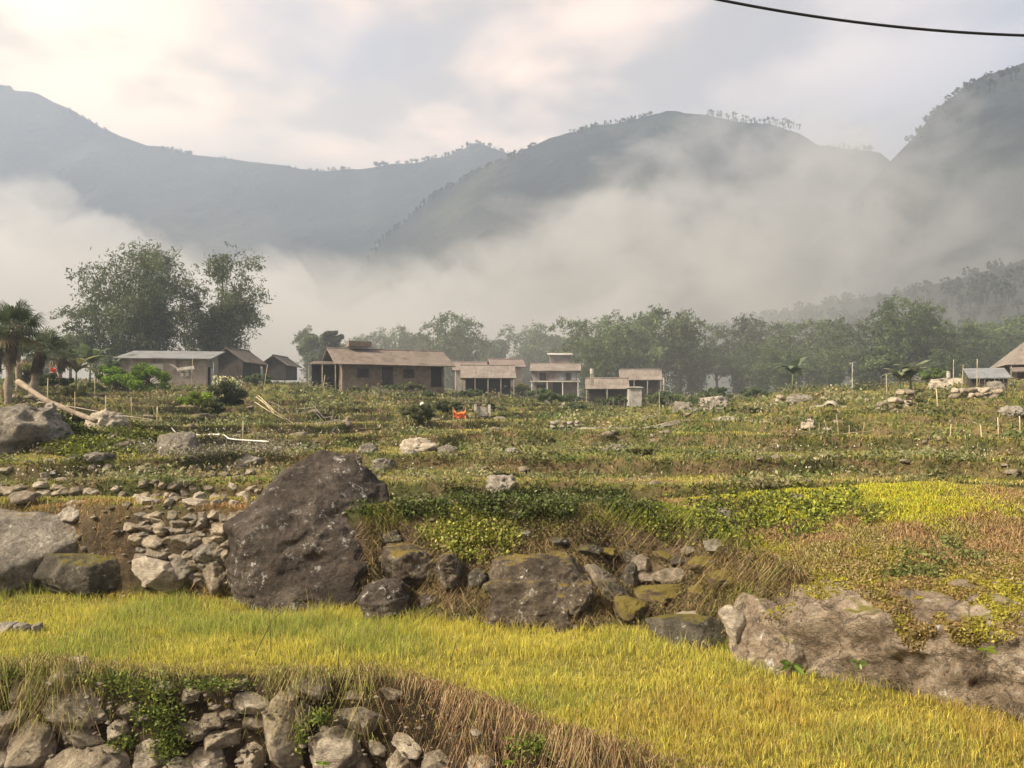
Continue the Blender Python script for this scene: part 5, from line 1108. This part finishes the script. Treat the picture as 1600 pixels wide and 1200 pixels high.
c = at(1000, 78); house('tiled_hut', 'upper hut with a pale ribbed roof, right of the two storey house', (c[0], c[1], P(0, 592, 78)[2]-1.2), math.radians(-6), 3.3, 2.6, 1.2, .8, M_WOODD, M_TILEG, .4, posts=4, cat='hut')
ch = at(948, 72); house('tiled_hut', 'lower hut with a tan ribbed roof, in front of the upper hut', (ch[0], ch[1], P(0, 605, 72)[2]-1.2), math.radians(-5), 3.2, 2.4, 1.15, .75, M_WOODD, M_TILEG, .35, posts=3, cat='hut')
c = at(991, 70); house('concrete_hut', 'small flat roofed grey hut joined to the right of the lower tiled hut', (c[0], c[1], P(0, 607, 70)[2]-1.0), 0, 1.1, 1.4, 1.0, .08, M_CONC, M_CONC, .12, shed=True, cat='hut')
c = at(1693, 62); hb = house('big_farmhouse', 'big wooden farmhouse with a tall grey hipped roof at the right edge', (c[0], c[1]+2, P(0, 562, 62)[2]-2.0), math.radians(-22), 8.0, 7, 2.0, 2.1, M_WOOD, M_TILEG, .8,
  [('door', -1, 0, 1.0, 1.7, M_WOODD, 'f'), ('window', -2.8, .6, .9, .8, M_DARK, 'f')], posts=6, hip=2.6)
MB().quad([(-4.6, -5.4, 1.0), (4.6, -5.4, 1.0), (4.6, -3.5, 1.55), (-4.6, -3.5, 1.55)], .08).build('porch_roof', M_TILE, hb)
c = at(1542, 50); house('small_lean_to', 'low tin lean-to in front of the big farmhouse', (c[0], c[1], P(0, 588, 50)[2]-.7), math.radians(-20), 1.9, 1.6, .55, .55, M_WOODD, M_METAL, .2, shed=True, cat='shed')
# white motorbike like heap beside the shed is a drying cloth on a cart
def cloth(name, label, c, w_, h_, mat, cat, seed, sag=.1, poles=True, group=None):
    r = np.random.default_rng(seed); e = empty(name, c, label, cat, group); n = 14; V = []; 
    for i in range(n):
        for j in range(8):
            u, v = i/(n-1), j/7; V.append(((u-.5)*w_, .05*math.sin(u*9+v*3)+.03*math.sin(v*7), h_*v-sag*math.sin(math.pi*u)*v**2+.03*math.sin(u*13)))
    f = [(i*8+j, (i+1)*8+j, (i+1)*8+j+1, i*8+j+1) for i in range(n-1) for j in range(7)]
    o = MB().add(V, f).build('cloth', mat, e, True); sm = o.modifiers.new('thick', 'SOLIDIFY'); sm.thickness = .012
    if poles:
        for s in (-1, 1): MB().tube([(s*w_/2, 0, -.55), (s*w_/2*1.01, .01, h_+.1)], .018, 6).build('pole', M_POLE, e)
    return e
g = at(718, 32); cloth('tarpaulin', 'bright orange tarpaulin stretched between two sticks in the middle slope', (g[0], g[1], P(0, 653, 32)[2]), .5, .33, M_ORANGE, 'tarpaulin', 1, .12)
g = at(83, 40); cloth('red_cloth', 'red cloth on a stick among the bushes under the palms', (g[0], g[1], P(0, 582, 40)[2]), .3, .3, M_RED, 'cloth', 2, .1)
# cart with white cloth by the shed
g = at(290, 60); e = empty('handcart', (g[0], g[1], P(0, 590, 60)[2]), 'white handcart parked against the front of the brick shed', 'cart')
MB().box((0, 0, .55), (1.1, .5, .08), ry=-.12).box((0, .25, .7), (1.1, .04, .25), ry=-.12).box((0, -.25, .66), (1.1, .04, .18), ry=-.12).build('tray', M_WHITE, e)
for s in (-1, 1):
    wv = MB(); an = np.linspace(0, 2*math.pi, 17); wv.tube(np.stack([.28*np.cos(an), an*0+s*.3, .28+.28*np.sin(an)], 1), .03, 6)
    for a_ in (0, 1.05, 2.1): wv.tube([(.27*math.cos(a_), s*.3, .28+.27*math.sin(a_)), (-.27*math.cos(a_), s*.3, .28-.27*math.sin(a_))], .012, 4)
    wv.build('wheel', M_POLEG, e); MB().tube([(-.5, s*.2, .6), (-1.1, s*.2, 1.0)], .02, 5).build('handle', M_WHITE, e)
# concrete tank and its blocks
g = at(754, 38); e = empty('concrete_tank', (g[0], g[1], P(0, 646, 38)[2]), 'small pale concrete tank with square pillars right of the orange tarpaulin', 'tank')
MB().box((0, 0, .1), (.62, .5, .45)).build('body', M_CONC, e)
for x_ in (-.33, .33): MB().box((x_, -.27, .15), (.12, .12, .55)).build('pillar', M_WHITE, e)
MB().box((0, 0, .36), (.6, .48, .06)).build('lid', M_DARKR, e)
g = at(876, 32); e = empty('concrete_block', (g[0], g[1], P(0, 662, 32)[2]), 'low white concrete block with a spout in the dip of the slope', 'concrete block')
MB().box((0, 0, .05), (.42, .3, .22)).build('body', M_WHITE, e); MB().tube([(.15, -.1, .15), (.15, -.1, .3)], .02, 6).build('spout', M_CONC, e)
# water drum on its stand, near the tall poles
g = at(1482, 46); e = empty('water_drum', (g[0], g[1], P(0, 590, 46)[2]), 'white water drum on the earth mound beside the tall poles', 'water drum')
MB().tube([(0, 0, 0), (0, 0, .28)], .11, 12).build('drum', M_WHITE, e); MB().tube([(0, 0, .3), (0, 0, .36)], .1, 12).build('lid', M_WHITE, e)
g = at(925, 66); e = empty('water_drum', (g[0], g[1], P(0, 584, 66)[2]), 'white water drum high on a stand at the left end of the lower tiled hut', 'water drum')
MB().tube([(0, 0, .0), (0, 0, .42)], .17, 12).build('drum', M_WHITE, e); MB().box((0, 0, -.5), (.3, .3, .95)).build('stand', M_POLEG, e)
# utility pole with its meter box
g = at(1332, 62); e = empty('utility_pole', g, 'thin concrete utility pole with a lamp arm and white meter box', 'utility pole')
MB().tube([(0, 0, -.3), (0, 0, 2.6)], [.06, .045], 8).build('pole', M_CONC, e); MB().tube([(-.25, 0, 2.5), (.25, 0, 2.62)], .025, 6).build('arm', M_CONC, e); MB().box((0, -.1, .55), (.28, .16, .34)).build('meter_box', M_WHITE, e)
# poles, posts and sticks: px, foot y, top px, top y, distance, label
def pole(px, y0, pt, y1, d, label, r_=.02, mat=None, group='poles and stakes standing in the fields', cat='pole', name='bamboo_pole'):
    a = P(px, y0, d); b = P(pt, y1, d); a[2] = min(a[2], gz(a[0], a[1]))-.15; g = P(px, y0, d); v = b-a
    o = MB().tube([(0, 0, 0), tuple(v*.5+np.array([.01, 0, 0])), tuple(v)], [r_, r_*.9, r_*.75], 6).build(name, mat or M_POLE, smooth=True); o.location = a
    return tag(o, label, cat, group)
for a in [(1489, 592, 1490, 562, 42, 'tallest upright pole beside the water drum', .025), (1502, 594, 1505, 570, 42, 'slightly leaning pole right of the tallest one', .022), (1526, 592, 1527, 561, 42, 'tall pole in front of the tin lean-to', .025),
 (1385, 604, 1385, 585, 40, 'short post beside the pale banana plants', .02), (1466, 646, 1463, 608, 26, 'leaning post standing on the pale path on the right', .022), (1425, 630, 1425, 612, 30, 'thin grey stake below the top terrace on the right', .013),
 (1482, 698, 1486, 663, 18.5, 'leaning stake, leftmost of four in the near right field', .014), (1535, 699, 1532, 664, 18.5, 'upright stake, second of four in the near right field', .018), (1560, 690, 1559, 652, 19.5, 'upright stake, third of four in the near right field', .018), (1594, 692, 1593, 650, 19.5, 'grey stake at the right edge, last of four in the near right field', .016),
 (244, 668, 246, 635, 22, 'upright stake on the left slope above the white rope', .018), (378, 678, 380, 658, 19, 'short stake on the left slope under the bamboo bundle', .014), (409, 598, 418, 570, 48, 'leaning pole below the dark gabled hut', .022), (148, 610, 148, 590, 38, 'thin white pipe beside the bushes right of the palms', .018), (72, 618, 75, 590, 24, 'leaning grey stick above the fallen trunk', .014), (116, 638, 117, 612, 22, 'thin stick right of the fallen trunk top', .01),
 (707, 668, 706, 656, 30, 'white stake under the orange tarpaulin', .015), (1030, 664, 1030, 612, 30, 'tall thin pole in the dip at the centre right', .012), (1037, 622, 1037, 590, 64, 'slim electricity pole beside the tiled huts', .05), (694, 647, 690, 628, 36, 'thin stake left of the orange tarpaulin', .016), (660, 660, 660, 632, 34, 'stake topped by a white rag on the middle slope', .016),
 (298, 596, 301, 560, 56, 'thin leaning mast in front of the brick shed', .02), (332, 580, 334, 566, 56, 'thin leaning stick at the right end of the brick shed', .018), (503, 602, 508, 586, 56, 'crooked post at the left end of the farmhouse fence', .03), (165, 640, 165, 618, 21, 'short grey stick on the rubble slope', .011), (205, 665, 205, 620, 22, 'slim stick on the rubble slope above the white rope', .009)]:
    pole(*a)
g = P(660, 632, 34); mbc = ico(2); rv = mbc[0]*np.array([.1, .08, .1])*(1+.3*fbm(mbc[0][:, 0]*3, mbc[0][:, 1]*3, 0, 2, 5))[:, None]
o = mesh_np('rag', rv, mbc[1], M_WHITEC, loc=g); tag(o, 'crumpled white rag tied on a stake on the middle slope', 'rag')
# stick fence in the right field
e = empty('stick_fence', P(1310, 690, 19.5), 'rickety fence of thin bamboo sticks in the right field', 'fence'); g0 = np.array(e.location)
for a_, b_, c_, d2 in [(1267, 688, 1265, 666), (1281, 690, 1280, 660), (1299, 691, 1288, 655), (1312, 690, 1307, 648), (1327, 690, 1327, 664), (1344, 692, 1351, 660)]:
    A_, B_ = P(a_, b_, 19.5), P(c_, d2, 19.5); A_[2] -= .1; MB().tube([A_-g0, B_-g0], .011, 6).build('stick', M_POLE, e)
for a_, b_, c_, d2 in [(1255, 684, 1365, 673), (1260, 691, 1362, 687)]: MB().tube([P(a_, b_, 19.42)-g0, P(c_, d2, 19.42)-g0], .010, 6).build('rail', M_POLE, e)
# bamboo bundle leaning down the slope
for i, (a_, b_, c_, d2) in enumerate([(400, 620, 450, 655), (404, 618, 455, 664), (408, 625, 452, 667), (420, 638, 458, 660), (398, 628, 440, 652)]):
    d_a = 31; A_, B_ = P(a_, b_, d_a), P(c_, d2, d_a-1.5); B_[2] -= .02; o = MB().tube([(0, 0, 0), tuple((B_-A_)*.5+np.array([0, 0, -.03])), tuple(B_-A_)], .016, 6).build('bamboo_pole', M_POLE, smooth=True); o.location = A_
    tag(o, ['bamboo pole lying down the left slope, uppermost of the bundle', 'bamboo pole lying down the left slope, longest of the bundle', 'bamboo pole lying down the left slope, lowest of the bundle', 'short bamboo pole at the right foot of the bundle', 'short bamboo pole at the left of the bundle'][i], 'pole', 'bamboo poles lying in a bundle on the left slope')
# farm fences of thin sticks
def fence(label, px0, px1, y0, y1, d0, d1, n, hp, r_=.014, rails=2, mat=None, seed=1):
    r = np.random.default_rng(seed); c = P((px0+px1)/2, (y0+y1)/2, (d0+d1)/2); e = empty('stick_fence', c, label, 'fence', 'thin stick fences')
    pts = []
    for i in range(n):
        t = i/(n-1); a = P(px0+(px1-px0)*t, y0+(y1-y0)*t, d0+(d1-d0)*t); a[2] = gz(a[0], a[1]); h = hp*r.uniform(.7, 1.2); pts.append(a+np.array([0, 0, hp*.6]))
        MB().tube([a-c+np.array([0, 0, -.1]), a-c+np.array([r.normal(0, .04), 0, h])], r_, 5).build('stick', mat or M_POLEG, e)
    for k in range(rails): MB().tube([p_-c+np.array([0, 0, -k*hp*.35+r.normal(0, .01)]) for p_ in pts], r_*.7, 5).build('rail', mat or M_POLEG, e)
    return e
fence('fence of close thin sticks in front of the long farmhouse', 510, 680, 604, 606, 55, 58, 26, .75)
fence('pale bamboo rail fence left of the orange tarpaulin', 560, 660, 672, 664, 26, 27, 9, .3, .01, 2, M_POLE, 3)
fence('stick fence on the slope below the open shed', 700, 760, 622, 612, 50, 54, 12, .8, seed=4)
fence('stick fence along the valley in front of the tiled huts', 900, 1010, 618, 614, 56, 60, 14, .6, seed=5)
fence('stick fence right of the tiled huts', 1040, 1085, 622, 618, 60, 58, 12, .8, seed=6)
fence('rough stick fence in front of the big farmhouse', 1500, 1600, 594, 592, 46, 48, 14, .6, seed=7)
fence('loose line of sticks across the left rubble slope', 60, 230, 625, 645, 23, 20, 7, .35, .009, 2, M_POLEG, 8)
fence('rail fence above the open ground left of the centre', 420, 520, 640, 648, 34, 30, 8, .45, seed=9)
# rope, paths, channel
def strip(name, pts, wd, th, mat, label, kind=None, cat=None, up=.10, n=90):
    """a low band that follows the ground: pts are (px, distance)"""
    pts = np.array(pts, float); t = np.linspace(0, len(pts)-1, n); px_ = np.interp(t, range(len(pts)), pts[:, 0]); d_ = np.interp(t, range(len(pts)), pts[:, 1])
    c = np.stack([(px_-800)/F*d_, d_], 1); tg = np.gradient(c, axis=0); tg /= np.linalg.norm(tg, axis=1)[:, None]; nn = np.stack([-tg[:, 1], tg[:, 0]], 1)
    V = []; zs_ = height(c[:, 0], c[:, 1]); zp = np.pad(zs_, 7, 'edge'); zs_ = np.maximum(np.convolve(zp, np.ones(15)/15, 'valid'), zs_-.05)
    for i in range(n):
        z = zs_[i]+up*.5
        for s, q in ((-1, -.1), (-1, th), (1, th), (1, -.1)): V.append((c[i][0]+nn[i][0]*s*wd/2, c[i][1]+nn[i][1]*s*wd/2, z+q))
    f = [(i*4+j, i*4+(j+1) % 4, i*4+4+(j+1) % 4, i*4+4+j) for i in range(n-1) for j in range(4)]
    o = MB().add(V, f).build(name, mat, smooth=False); return tag(o, label, cat, kind=kind)
M_PATH = simple('pale_path', (.36, .34, .28), .95, .2, 5, .4)
strip('path', [(1260, 39), (1330, 37.5), (1420, 36.5), (1500, 36), (1570, 35), (1640, 33)], .4, .05, M_PATH, 'pale narrow path along the upper right terraces', 'structure')
strip('path', [(1370, 29), (1420, 28.6), (1470, 28), (1530, 27.5), (1620, 27)], .25, .04, M_PATH, 'second pale path on the right', 'structure')
strip('path', [(870, 30), (930, 29.5), (1000, 29.5), (1060, 29.5), (1130, 29), (1190, 27), (1240, 25.5)], .2, .04, M_PATH, 'pale path through the middle fields', 'structure')
strip('path', [(790, 96), (840, 75), (880, 64), (905, 58)], .7, .04, M_PATH, 'dirt track coming down from the village', 'structure')
for (pts_, lb) in [([(232, 672, 21.5), (270, 676, 20.5), (320, 681, 19.5), (370, 687, 18.5), (420, 690, 18)], 'white rope lying across the left slope'), ([(60, 628, 22), (120, 637, 21.5), (180, 648, 21), (240, 656, 20.5)], 'grey wire across the rubble slope on the left')]:
    q = np.array([P(a_, b_, d_) for a_, b_, d_ in pts_]); q[:, 2] = np.maximum(q[:, 2], height(q[:, 0], q[:, 1])+.03); t = np.linspace(0, len(q)-1, 30); q = np.stack([np.interp(t, range(len(q)), q[:, i]) for i in range(3)], 1)
    q[:, 2] = np.maximum(q[:, 2], height(q[:, 0], q[:, 1])+.03)
    o = MB().tube(q-q[0], .016, 5).build('rope', M_WHITEC if 'white' in lb else M_POLEG, smooth=True); o.location = q[0]; tag(o, lb, 'rope')
# fallen trunk
q = np.array([P(28, 596, 17.5), P(70, 625, 17), P(110, 642, 16.6), P(150, 658, 16.2)]); t = np.linspace(0, 3, 14); q = np.stack([np.interp(t, range(4), q[:, i]) for i in range(3)], 1)
o = MB().tube(q-q[0], 1*.055*(1+.12*np.sin(np.arange(14)*1.9))*np.linspace(1.1, .9, 14), 12).build('fallen_trunk', M_BARKP, smooth=True); o.location = q[0]; tag(o, 'pale fallen palm trunk leaning down over the grey boulder on the left', 'tree trunk')
# overhead cable
A_, B_ = P(1060, -14, 6.6), P(1760, 56, 6.6); t = np.linspace(0, 1, 40)[:, None]; q = A_*(1-t)+B_*t; q[:, 2] -= (4*t*(1-t))[:, 0]*.115
o = MB().tube(q-q[0], .0115, 8).build('overhead_cable', M_BLACK, smooth=True); o.location = q[0]; tag(o, 'thick black cable hanging across the upper right corner', 'cable')
# twigs and small plants in the rice
def twig(pts, d, label, r_=.004, mat=None):
    q = np.array([P(a_, b_, d) for a_, b_ in pts]); q[0][2] = min(q[0][2], gz(q[0][0], q[0][1])); o = MB().tube(q-q[0], np.linspace(r_, r_*.4, len(q)), 5).build('twig', mat or M_BARK, smooth=True); o.location = q[0]; return tag(o, label, 'twig', 'dead twigs standing in the rice')
twig([(424, 1022), (422, 985), (419, 930)], 7.2, 'thin upright dead twig in the left middle of the rice'); twig([(398, 984), (425, 968), (446, 952)], 7.15, 'dark slanting twig crossing the upright one in the rice', .005)
twig([(528, 1050), (530, 1020), (532, 1000)], 6.7, 'short dark twig near the edge of the stone retaining wall'); twig([(704, 1030), (712, 1005), (722, 992)], 7.0, 'small bent twig in the middle of the rice'); twig([(642, 978), (641, 958), (642, 950)], 8.2, 'tiny twig at the back edge of the rice')
def sprout(px, py, d, label, s, n, cols, seed, name='leafy_sprout'):
    r = np.random.default_rng(seed); c = P(px, py, d); e = empty(name, c, label, 'plant'); V = []; Q = []; k = 0; Cc = []
    MB().tube([(0, .02, -.05), (0, 0, 0), (.003, -.01, s*.4)], .003, 5).build('stem', M_CULM, e)
    for j in range(n):
        th = j*2.4+r.uniform(-.3, .3); el = r.uniform(-.3, .7); dv = np.array([math.cos(th), -abs(math.sin(th))*.7, el]); dv /= np.linalg.norm(dv); sd_ = np.cross(dv, [0, 1, .3]); sd_ /= np.linalg.norm(sd_); o_ = np.array([0, -.01, s*.3]); L_ = s*r.uniform(.7, 1.1); t_ = np.array(cols[j % len(cols)])
        for u_, w_ in ((.05, .02), (.35, .2), (.65, .2), (1, .01)):
            m_ = o_+dv*L_*u_+np.array([0, 0, -L_*.25*u_*u_]); V += [m_-sd_*w_*L_, m_+np.array([0, 0, -.03*L_]), m_+sd_*w_*L_]; Cc += [t_]*3
        for i in range(3): a = k+i*3; Q += [(a, a+1, a+4, a+3), (a+1, a+2, a+5, a+4)]
        k += 12
    mesh_np('leaves', np.array(V), np.array(Q), M_FOL, e, np.array(Cc), True); return e
sprout(1538, 1020, 5.2, 'single fresh lime green sprout growing from the right outcrop', .075, 6, [(.3, .4, .05), (.38, .48, .07)], 2)
sprout(795, 1192, 5.1, 'fern like green sprout in the wall at the bottom', .05, 9, [(.2, .3, .04), (.3, .4, .05)], 3)
sprout(505, 1196, 5.95, 'bright small fern at the foot of the stone retaining wall', .06, 9, [(.25, .4, .05), (.3, .45, .05)], 4)
sprout(1340, 1040, 5.35, 'pale weed with small leaves at the foot of the right outcrop', .07, 10, [(.25, .33, .12), (.2, .28, .06)], 5)
sprout(1235, 1045, 5.8, 'green weed in the long grass left of the right outcrop', .1, 10, [(.12, .2, .04), (.2, .3, .06)], 6)
